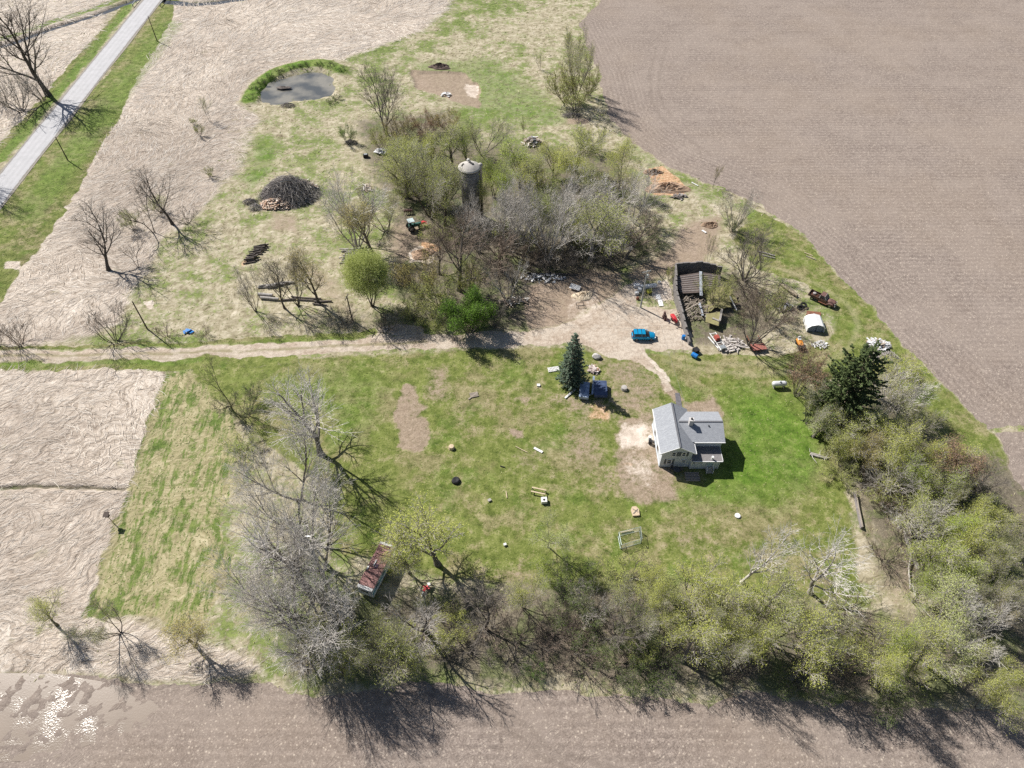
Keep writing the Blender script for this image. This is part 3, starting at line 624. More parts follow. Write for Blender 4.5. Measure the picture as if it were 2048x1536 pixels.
proto('ball',[grow(41,3.6,10,58,n=(5,5,4,3),ang=(30,36,40,44),r0=.05,start=.12,trunklen=.6,twig=.009,leaf=22000,lsize=.10,spread=.16)])
proto('sap',[grow(16,5.,2,10,n=(5,4,3),ang=(26,34,40),r0=.05,twig=.011,leaf=900,lsize=.08,spread=.15)])
def wil():
    t,c=grow(17,11,5,17,n=(5,5,4,3),ang=(26,36,44,48),trop=(.08,.05,-.03,-.1,-.2),leaf=6000,lsize=.15,spread=.4,start=.45,r0=.15,trunklen=.5,hang=.5,twig=.012)
    r_=random.Random(5); cl=[]
    for i in range(150):
        d=nrm((r_.gauss(0,1),r_.gauss(0,1),r_.gauss(0,1))); q=r_.uniform(.55,1.02); cl.append((d[0]*3.7*q,d[1]*3.7*q,7.6+d[2]*3.3*q))
    for (x,y,z) in cl:
        for k in range(190):
            p=(x+r_.gauss(0,.55),y+r_.gauss(0,.55),z+r_.gauss(0,.55)-abs(r_.gauss(0,.5))); w=nrm((r_.gauss(0,1),r_.gauss(0,1),.2)); s1=r_.uniform(.08,.16)
            c.add([(p[0],p[1],p[2]+s1),(p[0]+w[0]*.05,p[1]+w[1]*.05,p[2]+w[2]*.05),(p[0]+r_.gauss(0,.05),p[1]+r_.gauss(0,.05),p[2]-s1),(p[0]-w[0]*.05,p[1]-w[1]*.05,p[2]-w[2]*.05)],[(0,1,2,3)],1)
    return t,c
proto('willow',[wil()])
proto('dead',[grow(18,9,2,18,n=(4,4,3,2),ang=(34,38,42,45),r0=.15,start=.35,jit=.15,twig=.014)])
def conifer(seed,H_,Rb,layers,per,tuft,tl,tw,irregular=0.,skirt=.04,power=.85):
    rg=random.Random(seed); t=MB(); c=MB()
    t.tube([(0,0,-.1),(0,0,H_*.5),(0,0,H_*.97)],[H_*.017,H_*.011,.02],8)
    for l in range(layers):
        f=(l+.5)/layers; z=H_*(skirt+(1-skirt)*f); rad=Rb*(1-f)**power*(1-.12*(f<.06))
        k=max(4,int(per*(1-f)**.6)); ph=rg.random()*6.28
        for j in range(k):
            a=ph+6.283*j/k+rg.uniform(-.25,.25); L=rad*rg.uniform(.78,1.12)*(1+irregular*rg.uniform(-.6,.5))
            if L<.1: L=.15
            up=.25-.55*(1-f)+irregular*rg.uniform(-.1,.6)
            pts=[]
            for s in range(4):
                q=s/3; pts.append((math.cos(a)*L*q,math.sin(a)*L*q,z+L*(up*q+.18*q*q)))
            c.tube(pts,[.05*(1-.7*s/3) for s in range(4)],3,0,False)
            m=max(3,int(tuft*(.3+L/Rb)))
            for g in range(m):
                q=rg.uniform(.18,1.04)**.7; i=min(int(q*3),2); e=q*3-i
                p=tuple(pts[i][x]+(pts[i+1][x]-pts[i][x])*e for x in range(3)); sp=.10+.30*L*(1-q)*.6
                p=(p[0]+rg.gauss(0,sp*.6),p[1]+rg.gauss(0,sp*.6),p[2]+rg.gauss(0,sp*.35))
                aa=a+rg.uniform(-.9,.9); d=nrm((math.cos(aa),math.sin(aa),rg.uniform(-.25,.55)))
                w=nrm(crs(d,(rg.gauss(0,.5),rg.gauss(0,.5),1))); s1=tl*rg.uniform(.6,1.3); s2=tw*rg.uniform(.7,1.3)
                up_=crs(w,d)
                c.add([tuple(p[x]-d[x]*s1*.4 for x in range(3)),tuple(p[x]+w[x]*s2-up_[x]*s2*.4 for x in range(3)),tuple(p[x]+d[x]*s1*.6 for x in range(3)),tuple(p[x]-w[x]*s2-up_[x]*s2*.4 for x in range(3))],[(0,1,2,3)],1)
    return t,c
proto('spruce',[conifer(31,13.6,2.75,40,17,15,.40,.10,.34,.03,.62)])
proto('pine',[conifer(32,15,4.6,40,14,40,.46,.15,.85,.06,.50)])
LM={'lime':leafmat('leaf_lime',(.56,.66,.13),(.34,.45,.06)),'yg':leafmat('leaf_yellowgreen',(.64,.66,.19),(.40,.44,.10)),
 'pale':leafmat('leaf_pale',(.64,.68,.30),(.44,.50,.17)),'olive':leafmat('leaf_olive',(.56,.60,.19),(.34,.38,.10)),'amber':leafmat('leaf_amber',(.62,.54,.22),(.40,.35,.12)),
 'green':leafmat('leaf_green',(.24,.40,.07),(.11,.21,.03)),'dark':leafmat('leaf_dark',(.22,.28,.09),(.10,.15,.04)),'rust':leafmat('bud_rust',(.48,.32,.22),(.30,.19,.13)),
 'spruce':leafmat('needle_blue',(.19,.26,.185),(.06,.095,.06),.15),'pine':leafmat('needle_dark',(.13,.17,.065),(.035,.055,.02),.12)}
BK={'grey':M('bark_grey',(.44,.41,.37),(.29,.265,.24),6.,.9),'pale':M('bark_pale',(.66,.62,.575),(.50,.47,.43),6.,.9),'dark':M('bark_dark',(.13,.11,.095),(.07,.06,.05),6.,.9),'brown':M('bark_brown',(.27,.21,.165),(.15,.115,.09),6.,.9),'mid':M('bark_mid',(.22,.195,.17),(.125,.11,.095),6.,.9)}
NT=[0]
def plant(kind,u,v,top,w,bark,twig,leaf,name,cat,label,group=None,mode='b',sxymax=1.7):
    """mode b: base pixel and top row; mode c: crown-top pixel and height in metres"""
    i=NT[0]; NT[0]+=1
    pr=PROTO[kind]; tm,cm,ph,pw=pr[i%len(pr)]
    if mode=='b': x,y=G(u,v); h=HT(u,v,top)
    else:
        h=top; x,y=G(u,v,h)
    sz=h/ph; wd=w*(1.3 if group==GW else 1.12)*depth(y,h*.6)/F; sx=min(max(wd/pw,.5*sz),sxymax*sz)
    o=thing(name,label,cat,(x,y,0),(i*2.399)%6.283,group); o.scale=(sx,sx,sz)
    tr=bpy.data.objects.new('trunk',tm); cr=bpy.data.objects.new('crown',cm)
    for q in (tr,cr): COL.objects.link(q); q.parent=o
    tr.material_slots[0].link='OBJECT'; tr.material_slots[0].material=BK[bark]
    cr.material_slots[0].link='OBJECT'; cr.material_slots[0].material=BK[twig]
    cr.material_slots[1].link='OBJECT'; cr.material_slots[1].material=LM[leaf or 'olive']
    return o
GW='trees of the wood around the silo'; GR='trees of the wood east of the house'; GB='trees of the belt along the bottom field'; GL='tall bare trees left of the lawn'; GP='small trees beside the driveway'; GM='trees and shrubs scattered in the straw meadow'
T='tree'; S='shrub'
TREES=[
# kind,u,v,top,width,bark,twig,leaf,name,cat,label,group,mode
('tall',97,190,-20,190,'dark','dark',None,'bare_tree',T,'big bare dark tree standing left of the road, shading the asphalt',GM),
('tall',-62,350,170,150,'dark','dark',None,'bare_tree',T,'bare tree at the left frame edge casting branch shadows on the road',GM),
('shrub',42,222,140,90,'mid','grey',None,'bare_shrub',S,'tall grey thicket at the foot of the big roadside tree',GM),
('shrub',85,200,140,70,'mid','grey',None,'bare_shrub',S,'grey thicket nearest the road shoulder under the big bare tree',GM),
('shrub',8,205,140,70,'mid','grey',None,'bare_shrub',S,'grey thicket at the left frame edge behind the roadside tree',GM),
('sap',421,243,194,48,'mid','grey','olive','sapling_clump',S,'loose bare sapling clump in straw between road and pond',GM),
('bush',400,272,250,20,'mid','mid','olive','small_bush',S,'tiny olive bush just below the sapling clump in the straw',GM),
('bush',388,250,236,15,'mid','mid','olive','small_bush',S,'tiniest olive bush, left of the sapling clump in the straw',GM),
('bush',420,352,335,24,'mid','mid','olive','small_bush',S,'low olive bush alone in the straw left of the brush pile',GM),
('bare',345,448,335,95,'dark','mid',None,'bare_tree',T,'dark bare tree over a black bush in the straw meadow',GM),
('shrub',375,447,418,55,'dark','dark',None,'bare_shrub',S,'low black bush at the foot of the dark bare meadow tree',GM),
('dead',308,466,368,50,'dark','dark',None,'bare_tree',T,'thin bent bare tree left of the dark meadow tree',GM),
('bush',268,460,425,44,'mid','mid','pale','small_bush',S,'pale green willow bush beside the thin bent tree',GM),
('bush',322,424,392,40,'mid','mid','pale','small_bush',S,'pale green bush behind the trunk of the dark meadow tree',GM),
('bare',217,540,425,120,'dark','mid',None,'bare_tree',T,'leaning dark bare tree in the straw halfway to the road',GM),
('dead',277,535,475,45,'dark','dark',None,'bare_tree',T,'small crooked dead tree right of the leaning dark tree',GM),
('shrub',230,684,628,95,'dark','mid',None,'bare_shrub',S,'large dark bare shrub on the straw bank above the driveway',GM),
('shrub',42,690,645,72,'brown','brown',None,'bare_shrub',S,'reddish brown shrub on the bank at the far left of the driveway',GM),
('shrub',-2,690,650,50,'dark','dark',None,'bare_shrub',S,'dark shrub cut by the left frame edge above the driveway',GM),
('shrub',332,673,646,44,'brown','brown',None,'bare_shrub',S,'small brown shrub between the leaning pole and the blue tarp',GM),
('shrub',410,670,655,40,'brown','brown',None,'bare_shrub',S,'low brown twiggy shrub right of the blue tarp',GM),
('dead',243,634,600,22,'dark','dark',None,'bare_tree',T,'short dead stick tree left of the leaning pole',GM),
('vase',511,622,543,66,'dark','grey',None,'bare_tree',T,'small mop-headed bare tree, westmost in the row by the driveway',GP),
('bare',569,616,512,72,'dark','mid','amber','bare_tree',T,'thin bare tree crossing the weathered log heap by the driveway',GP),
('vase',597,611,505,80,'dark','mid',None,'bare_tree',T,'forked bare tree between log heap and cut logs by the driveway',GP),
('bud',637,606,498,82,'dark','grey','amber','budding_tree',T,'amber budding tree nearest the driveway pole',GP),
('shrub',690,648,618,60,'dark','dark',None,'bare_shrub',S,'dark shrub at the foot of the driveway pole',GP),
('shrub',770,662,628,80,'dark','dark',None,'bare_shrub',S,'dense dark shrub at the foot of the lime willow',GP),
('willow',745,612,506,76,'dark','mid','pale','willow_tree',T,'round lime green weeping willow beside the driveway',GP),
('vase',715,497,352,122,'grey','pale',None,'bare_tree',T,'pale grey many-stemmed bare tree behind the lime willow',GW),
('bud',743,503,392,80,'mid','grey','amber','budding_tree',T,'brown amber tree with a pale trunk right of the pale grey one',GW),
('tall',773,268,125,118,'mid','mid','amber','budding_tree',T,'fan-shaped amber tree between the pond and the mud flat',GM),
('bush',694,285,252,34,'mid','mid','green','evergreen_bush',S,'dark green bush beside a small brush heap below the pond',GM),
('bush',765,300,258,60,'mid','brown','olive','brush_bush',S,'olive brush at the foot of the fan-shaped amber tree',GM),
('bush',805,280,236,70,'mid','brown','amber','brush_bush',S,'amber brush right of the fan-shaped tree',GM),
('bush',850,268,228,70,'mid','brown','rust','brush_bush',S,'rusty brush directly below the dried mud flat',GM),
('bush',900,262,222,62,'mid','brown','amber','brush_bush',S,'amber brown brush at the lower right of the mud flat',GM),
('bud',815,395,285,110,'mid','grey','olive','budding_tree',T,'olive budding tree at the west corner of the silo wood',GW),
('bud',860,432,300,130,'dark','grey','olive','budding_tree',T,'broad olive tree with a dark forked trunk over the tractor',GW),
('bud',790,345,280,70,'mid','grey','olive','budding_tree',T,'small olive tree beside the white debris heap',GW),
('bud',905,335,255,95,'mid','grey','olive','budding_tree',T,'grey olive tree directly behind the silo roof',GW),
('bud',965,310,238,90,'mid','grey','olive','budding_tree',T,'grey olive tree behind and right of the silo roof',GW),
('bud',890,450,335,80,'dark','grey','olive','budding_tree',T,'dark-trunked olive tree touching the left of the silo',GW),
('lush',988,395,300,62,'mid','grey','lime','leafy_tree',T,'bright lime tree touching the right of the silo roof',GW),
('lush',965,430,345,48,'mid','grey','yg','leafy_tree',T,'yellow green tree covering the right of the silo wall',GW),
('bud',1040,375,290,90,'mid','grey','lime','budding_tree',T,'lime budding tree two crowns right of the silo',GW),
('vase',958,505,392,70,'grey','pale',None,'bare_tree',T,'pale grey bare tree at the foot of the silo',GW),
('vase',1022,505,365,90,'grey','pale',None,'bare_tree',T,'silvery bare tree between the silo and the lime column tree',GW),
('bare',1058,500,385,60,'grey','grey',None,'bare_tree',T,'thin grey tree touching the left of the lime column tree',GW),
('lush',1086,478,365,58,'mid','grey','lime','leafy_tree',T,'narrow lime column tree amid grey trees of the silo wood',GW),
('vase',1097,520,340,130,'pale','pale',None,'bare_tree',T,'tall pale grey tree right of the lime column tree',GW),
('bud',1075,370,300,85,'mid','grey','olive','budding_tree',T,'olive grey tree behind the lime column tree',GW),
('bud',1152,345,248,112,'mid','grey','olive','budding_tree',T,'round olive green tree right of the grey debris heap',GW),
('lush',1232,400,300,92,'mid','grey','yg','leafy_tree',T,'yellow green tree on the field edge of the silo wood',GW),
('bush',1190,300,262,50,'mid','mid','olive','brush_bush',S,'olive bush on the field edge beside the round olive tree',GW),
('bud',1180,520,400,115,'grey','grey','olive','budding_tree',T,'grey olive tree in the south middle of the silo wood',GW),
('bare',1215,470,372,100,'grey','pale',None,'bare_tree',T,'pale grey bare tree below the yellow green field-edge tree',GW),
('vase',1268,445,335,72,'pale','pale',None,'bare_tree',T,'slender pale tree next to the orange soil heap',GW),
('bare',1252,515,425,95,'mid','brown',None,'bare_tree',T,'brown bare tree at the southeast corner of the silo wood',GW),
('bare',1140,470,360,95,'grey','grey',None,'bare_tree',T,'grey bare tree at the centre of the silo wood',GW),
('bare',1000,540,440,92,'brown','brown',None,'bare_tree',T,'brown bare tree in front of the silo wood beside the dead tree',GW),
('shrub',1050,530,470,80,'brown','brown',None,'bare_shrub',S,'dark brown thicket in the shade of the silo wood',GW),
('shrub',1105,540,490,80,'mid','mid',None,'bare_shrub',S,'grey thicket at the south edge of the silo wood',GW),
('shrub',1165,545,500,80,'mid','mid',None,'bare_shrub',S,'grey thicket below the grey olive tree of the silo wood',GW),
('shrub',1010,490,450,70,'dark','mid',None,'bare_shrub',S,'dark thicket in the deep shade near the silo foot',GW),
('bush',1300,470,440,50,'dark','mid','dark','brush_bush',S,'dark green bush on the east edge of the silo wood',GW),
('bush',1290,505,480,60,'dark','mid','dark','brush_bush',S,'dark green bush beside the black bin at the wood corner',GW),
('shrub',985,650,610,70,'mid','mid',None,'bare_shrub',S,'grey brush right of the bright green round bush',GW),
('shrub',1015,600,560,80,'mid','mid',None,'bare_shrub',S,'grey brush around the pale dead tree',GW),
('tall',918,580,432,150,'mid','brown',None,'bare_tree',T,'large brown bare tree in front of the silo',GW),
('bush',850,590,515,80,'mid','mid','amber','brush_bush',S,'amber green bush covering the front of the sand heap',GW),
('bush',882,615,545,80,'mid','mid','olive','brush_bush',S,'olive bush between the lime willow and the large brown tree',GW),
('bush',945,600,528,45,'mid','mid','yg','brush_bush',S,'yellow green bush right of the large brown tree trunk',GW),
('bush',830,640,590,60,'dark','mid','olive','brush_bush',S,'olive brush on the bank right of the willow shadow',GW),
('bush',895,655,620,60,'dark','mid','dark','brush_bush',S,'dark brush left of the bright green round bush',GW),
('ball',937,663,596,76,'mid','mid','green','round_bush',S,'bright green round bush at the edge of the driveway',GW),
('dead',1018,608,520,70,'pale','pale',None,'dead_tree',T,'pale barkless dead tree left of the bare yard',GW),
('bud',1150,198,50,92,'mid','grey','yg','willow_tree',T,'pale yellow willow on the field edge at the top',GM),
('bush',1130,205,125,66,'mid','brown','olive','brush_bush',S,'tall olive brush left of the top willow trunk',GM),
('bush',1178,190,130,44,'mid','brown','olive','brush_bush',S,'tall olive brush right of the top willow trunk',GM),
('bush',1152,222,160,84,'mid','brown','olive','brush_bush',S,'grey olive brush in front of the top willow trunk',GM),
('sap',1080,140,104,38,'mid','grey',None,'bare_sapling',T,'small grey bare sapling left of the top willow',GM),
('sap',1046,278,228,32,'mid','mid','olive','bare_sapling',T,'thin upright sapling beside the grey debris heap',GM),
('sap',1426,376,330,38,'mid','mid','amber','budding_sapling',T,'small golden sapling on the edge of the upper field',GM),
('vase',1466,462,382,72,'grey','grey',None,'bare_tree',T,'grey bare tree on the field edge above the barn ruin',GM),
('bush',1462,464,435,44,'dark','mid','dark','brush_bush',S,'dark brush under the grey tree above the barn ruin',GM),
('sap',1415,530,468,40,'mid','mid','olive','bare_sapling',T,'thin sapling behind the barn ruin wall corner',GM),
('vase',1488,560,458,112,'mid','mid','olive','budding_tree',T,'fan of bare stems rising behind the barn ruin',GM),
('shrub',1490,575,520,80,'mid','mid',None,'bare_shrub',S,'grey brush at the foot of the fan of stems by the barn ruin',GM),
('vase',1500,692,575,130,'mid','brown','rust','bare_tree',T,'dense brown tree in front of the mossy barn roof',GM),
('bush',1535,640,580,70,'mid','mid','olive','brush_bush',S,'olive brush between the barn ruin and the white shelter',GM),
('bush',1428,612,548,70,'mid','mid','olive','brush_bush',S,'olive bush growing over the mossy barn roof',GM),
('bush',1338,560,535,24,'mid','mid','yg','small_bush',S,'yellow green bush against the outside of the barn wall',GM),
('bush',1592,790,702,96,'mid','brown','rust','brush_bush',S,'reddish brown bush beside the propane tank',GR),
('spruce',1142,764,668,47,'brown','brown','spruce','spruce_tree',T,'blue green spruce beside the driveway',None),
('pine',1664,845,697,104,'brown','brown','pine','pine_tree',T,'dark green pine at the corner of the eastern wood',GR),
]
# wood on the right and belt along the bottom: crown top pixel + height
def C(kind,u,v,h,w,bark,twig,leaf,label,group):
    if group==GB and kind in('bud','lush') and v>1150: h*=1.22; v-=26; w*=1.08
    elif group==GW and kind!='shrub': w*=1.18; h*=1.05
    elif group==GR and kind in('bud','lush','bare','vase'): h*=1.12; w*=1.08
    elif group==GL and kind=='tall': w*=1.08
    nm={'bud':'budding_tree','lush':'leafy_tree','bare':'bare_tree','vase':'bare_tree','tall':'bare_tree','bush':'brush_bush','shrub':'bare_shrub','dead':'dead_tree','sap':'bare_sapling'}[kind]
    TREES.append((kind,u,v,h,w,bark,twig,leaf,nm,S if kind in('bush','shrub') else T,label,group,'c'))
C('bud',1795,705,9,100,'mid','grey','yg','grey yellow tree beside the white lumber heap',GR)
C('vase',1815,745,10,105,'grey','pale','pale','pale grey tree leaning to the field right of the pine',GR)
C('bud',1650,775,8,80,'mid','grey','olive','olive tree touching the left side of the pine',GR)
C('bud',1655,820,6,70,'mid','grey','pale','pale grey green tree at the lawn edge below the pine',GR)
C('bud',1735,835,8,95,'mid','grey','olive','olive tree below the right side of the pine',GR)
C('bush',1690,865,5,70,'mid','grey','olive','olive bush below the pine at the lawn edge',GR)
C('lush',1712,880,6,62,'mid','grey','yg','golden yellow tree above the grey timber wall',GR)
C('bud',1765,880,7,70,'mid','grey','amber','amber tree right of the golden yellow one',GR)
C('bud',1832,822,9,90,'mid','grey','yg','pale tree on the field side of the eastern wood',GR)
C('lush',1845,870,10,105,'mid','grey','yg','yellow green tree at the tip of the eastern field',GR)
C('lush',1880,920,9,90,'mid','grey','lime','lime tree in the middle of the field side of the eastern wood',GR)
C('bare',1805,930,8,90,'grey','grey',None,'grey bare tree in the middle of the eastern wood',GR)
C('bud',1965,905,9,110,'brown','brown','rust','rusty budding tree at the small field corner on the right',GR)
C('bare',1992,920,9,80,'mid','mid',None,'dark bare tree leaning toward the small field on the right',GR)
C('bud',1925,955,8,85,'mid','grey','yg','yellow green tree below the rusty budding tree',GR)
C('lush',2000,990,8,80,'mid','grey','yg','yellow green tree at the right frame edge below the small field',GR)
C('bud',1855,985,8,100,'mid','grey','olive','grey olive tree above the stone foundation',GR)
C('vase',1872,1015,8,95,'pale','pale',None,'pale bare tree right of the stone foundation',GR)
C('lush',1932,1020,8,85,'mid','grey','lime','lime tree right of the pale bare tree by the foundation',GR)
C('bud',1990,1070,7,95,'mid','grey','olive','olive tree in the right middle of the eastern wood',GR)
C('bud',2042,1060,8,80,'mid','grey','yg','yellow green tree cut by the right frame edge, halfway down',GR)
C('shrub',1870,1110,4,110,'brown','mid',None,'brown thicket below the stone foundation',GR)
C('shrub',1790,1000,3,90,'brown','brown',None,'brown thicket between timber wall and foundation',GR)
C('shrub',1745,935,4,70,'mid','mid',None,'grey thicket around the pale blue barrel',GR)
C('lush',1935,1120,8,100,'mid','grey','lime','lime tree beside the fallen pale trunk',GR)
C('lush',1880,1150,7,80,'mid','grey','lime','low lime tree just right of the fallen pale trunk',GR)
C('bud',2000,1150,9,100,'mid','grey','olive','grey olive tree near the right frame edge',GR)
C('bud',1930,1200,9,120,'grey','grey','pale','pale grey green tree near the lower right',GR)
C('vase',2000,1230,10,120,'pale','pale','pale','pale spreading tree at the lower right frame edge',GR)
C('bud',2035,1200,8,70,'mid','grey','amber','amber tree on the right frame edge above the pale spreading tree',GR)
C('bare',1545,1055,15,110,'pale','pale',None,'tall pale bare tree left of the leaning pale one',GB)
C('bare',1695,1085,14,150,'grey','pale',None,'pale bare tree leaning right over the brown clearing',GB)
C('lush',1100,1035,8,95,'mid','grey','pale','pale lime tree standing alone on the lawn above the belt',GB)
C('lush',1092,1120,5,50,'mid','grey','lime','small bright lime tree just below the pale lime tree',GB)
C('lush',1048,1185,7,75,'mid','grey','yg','olive green tree at the left start of the belt',GB)
C('bush',1150,1150,4,110,'mid','mid','dark','dark green bush below the pale lime tree',GB)
C('shrub',1195,1185,6,100,'grey','grey',None,'grey twiggy thicket in the belt below the wire pen',GB)
C('bush',1265,1140,4,110,'mid','mid','olive','olive brush under the wire pen',GB)
C('lush',1300,1185,7,80,'mid','grey','yg','yellow green tree right of the grey twiggy thicket',GB)
C('bud',1345,1150,6,100,'mid','mid','pale','pale green low tree behind the belt',GB)
C('bud',1400,1165,9,105,'mid','grey','yg','light yellow green tree left of the tall pale bare tree',GB)
C('lush',1345,1230,9,95,'mid','grey','yg','yellow green tree fifth from the left end of the belt',GB)
C('bud',1450,1180,10,110,'mid','grey','yg','yellow green tree under the tall pale bare tree',GB)
C('bud',1400,1280,9,110,'mid','grey','yg','yellow green tree nearest the bottom field, left of centre belt',GB)
C('bud',1480,1240,10,120,'mid','grey','olive','wide olive tree in the middle of the belt',GB)
C('bud',1545,1190,11,110,'mid','grey','olive','grey olive tree under the tall pale bare trees',GB)
C('bud',1580,1260,10,110,'mid','grey','olive','olive tree left of the brown clearing',GB)
C('bud',1650,1225,9,100,'mid','grey','yg','yellowish tree at the foot of the leaning pale tree',GB)
C('bud',1655,1300,11,120,'mid','grey','yg','tall yellow olive tree above the long shadow on the bottom field',GB)
C('shrub',1730,1290,5,100,'brown','brown',None,'brown thicket below the brown clearing',GB)
C('lush',1790,1280,11,120,'mid','grey','yg','broad lime yellow tree right of the brown thicket',GB)
C('lush',1845,1300,9,90,'mid','grey','lime','lime tree touching the broad lime yellow tree',GB)
C('bud',1935,1290,9,110,'grey','grey','pale','pale tree above the lower right corner',GB)
C('lush',2005,1330,9,95,'mid','grey','yg','yellow green tree at the lower right frame edge',GB)
C('lush',2040,1390,8,80,'mid','grey','yg','yellow green tree in the lower right corner',GB)
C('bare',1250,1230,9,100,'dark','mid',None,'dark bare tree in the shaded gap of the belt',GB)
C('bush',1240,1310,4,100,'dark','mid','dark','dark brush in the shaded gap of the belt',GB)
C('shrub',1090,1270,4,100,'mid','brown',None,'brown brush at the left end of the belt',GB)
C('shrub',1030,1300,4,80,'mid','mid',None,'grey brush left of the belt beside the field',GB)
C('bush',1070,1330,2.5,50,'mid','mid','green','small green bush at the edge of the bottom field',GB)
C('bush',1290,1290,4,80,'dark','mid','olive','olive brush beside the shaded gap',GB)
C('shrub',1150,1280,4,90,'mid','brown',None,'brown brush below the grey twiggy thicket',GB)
C('dead',425,735,11,110,'dark','mid','amber','bare leaning tree at the upper left corner of the lawn',GL)
C('tall',590,765,17,165,'mid','pale',None,'tall grey bare tree, topmost of the row beside the lawn',GL)
C('tall',545,870,16,165,'mid','pale','pale','tall grey bare tree second from the top of the lawn row',GL)
C('tall',565,955,17,170,'mid','pale','pale','tall grey bare tree third from the top of the lawn row',GL)
C('tall',545,1040,18,170,'mid','pale',None,'tall grey bare tree left of the camper',GL)
C('vase',640,1160,8,60,'mid','pale',None,'small silvery bare tree left of the camper',GL)
C('tall',575,1115,18,180,'mid','pale',None,'broad grey bare tree lower left of the camper',GL)
C('tall',640,1225,14,140,'mid','pale',None,'dark-limbed bare tree directly below the camper',GL)
C('tall',550,1190,16,190,'mid','pale','olive','broad grey tree with olive haze near the bottom field',GL)
C('bud',720,1265,12,130,'dark','grey','olive','olive budding tree casting long shadows on the bottom field',GL)
C('bud',650,1290,10,130,'dark','grey','olive','olive budding tree left of the long shadows',GL)
C('bud',800,1275,9,120,'dark','grey','olive','low olive tree right of the long shadows',GL)
C('bare',835,1185,12,150,'dark','grey',None,'crooked bare tree with a dark trunk right of the camper',GB)
C('bud',860,1040,12,165,'mid','grey','yg','broad yellow green tree overhanging the camper',GB)
C('bud',805,1090,8,80,'mid','grey','yg','smaller yellow green tree against the camper side',GB)
C('bare',965,1185,11,110,'dark','mid',None,'bare dark tree between camper and belt',GB)
C('bush',480,800,4,90,'dark','mid','dark','dark brush behind the leaning tree of the lawn corner',GL)
C('bush',480,880,3,80,'dark','grey','olive','grey olive brush at the edge of the mown strip',GL)
C('shrub',640,940,3,70,'dark','mid',None,'dark brush at the foot of the topmost tall tree',GL)
C('bush',900,1240,3,90,'mid','mid','yg','yellow green brush around the crooked bare tree',GB)
C('bud',58,1205,7,75,'dark','grey','yg','small yellow green tree, westmost along the flooded edge',GM)
C('bud',185,1215,8,100,'dark','grey','olive','small olive tree, middle of three along the flooded edge',GM)
C('bud',345,1240,8,105,'dark','grey','amber','small amber tree, eastmost of three along the flooded edge',GM)
C('tall',590,1010,17,190,'mid','pale',None,'tall grey bare tree between the bare pole and the mown strip',GL)
C('tall',520,1110,17,170,'mid','pale',None,'tall grey bare tree, westmost of the row beside the mown strip',GL)
C('bush',700,1310,3,140,'mid','grey','yg','olive brush along the bottom field below the long shadows',GL)
C('bush',830,1290,3,130,'mid','grey','yg','olive brush along the bottom field right of the long shadows',GL)
C('shrub',930,1280,3.5,130,'dark','mid',None,'grey brush beneath the crooked bare tree',GB)
for (k,u,v,h,w,b,tw,lf,lb) in (
 ('lush',848,275,8,95,'mid','grey','yg','yellow green tree above the tractor at the north of the silo wood'),
 ('bud',930,262,8,100,'mid','grey','lime','lime olive tree behind the silo, nearest the grass track'),
 ('lush',1005,320,8,90,'mid','grey','lime','lime tree right of the silo, below the grass track'),
 ('bud',1110,290,8,100,'mid','grey','yg','yellow green tree under the grey timber debris heap'),
 ('bud',1195,330,8,100,'mid','grey','olive','olive tree between the round olive and the field-edge tree'),
 ('bare',1070,400,10,110,'grey','grey',None,'grey tree left of the tall pale grey one'),
 ('bare',1190,380,9,110,'grey','grey',None,'grey tree above the pale grey bare one in the east of the wood'),
 ('bud',1130,400,9,100,'grey','grey','olive','grey olive tree near the middle of the silo wood'),
 ('bush',1030,440,4,110,'dark','mid','olive','olive undergrowth right of the silo foot'),
 ('bush',1150,450,4,120,'dark','mid','olive','olive undergrowth in the middle of the silo wood'),
 ('bush',1230,455,4,110,'dark','mid','dark','dark undergrowth at the east of the silo wood'),
 ('bush',880,440,4,100,'dark','mid','olive','olive undergrowth left of the silo foot'),
 ('bush',820,360,4,100,'mid','mid','olive','olive undergrowth at the northwest of the silo wood'),
 ('bush',1090,345,4,120,'mid','mid','olive','olive undergrowth at the north of the silo wood'),
 ('bare',870,470,9,90,'mid','brown',None,'brown bare tree over the sand heap'),
 ('shrub',970,600,3,110,'mid','mid',None,'grey brush between the large brown tree and the dead tree'),
 ('shrub',1060,505,3,120,'dark','mid',None,'dark thicket above the grey rubble strip'),
 ('bush',860,625,3,90,'dark','mid','olive','olive brush on the bank between willow and round bush'),
 ('lush',870,335,9,110,'mid','grey','yg','yellow green tree just left of the silo roof'),
 ('lush',812,300,8,100,'mid','grey','yg','yellow green tree behind the white debris heap'),
 ('lush',1165,285,9,100,'mid','grey','yg','yellow green crown behind the round olive tree'),
 ('bud',1055,335,9,110,'mid','grey','yg','yellow green tree between silo and lime column tree, at the back'),
 ('vase',1150,400,11,120,'grey','pale',None,'pale grey forked tree in the heart of the silo wood'),
 ('vase',1235,430,9,110,'grey','pale',None,'pale grey forked tree at the east of the silo wood'),
 ('vase',1005,410,10,100,'grey','pale',None,'pale grey forked tree close right of the silo wall'),
 ('vase',1080,440,9,100,'mid','grey',None,'grey forked tree below the lime column tree'),
 ('shrub',1120,500,3.5,140,'mid','mid',None,'wide grey thicket in front of the tall pale grey tree'),
 ('shrub',1200,495,3.5,140,'mid','mid',None,'wide grey thicket under the brown corner tree'),
 ('shrub',980,520,3.5,120,'mid','brown',None,'brown thicket right of the large brown tree'),
 ('bud',760,395,8,80,'mid','grey','olive','small olive tree above the pale grey many-stemmed tree'),
): C(k,u,v,h,w,b,tw,lf,lb,GW)
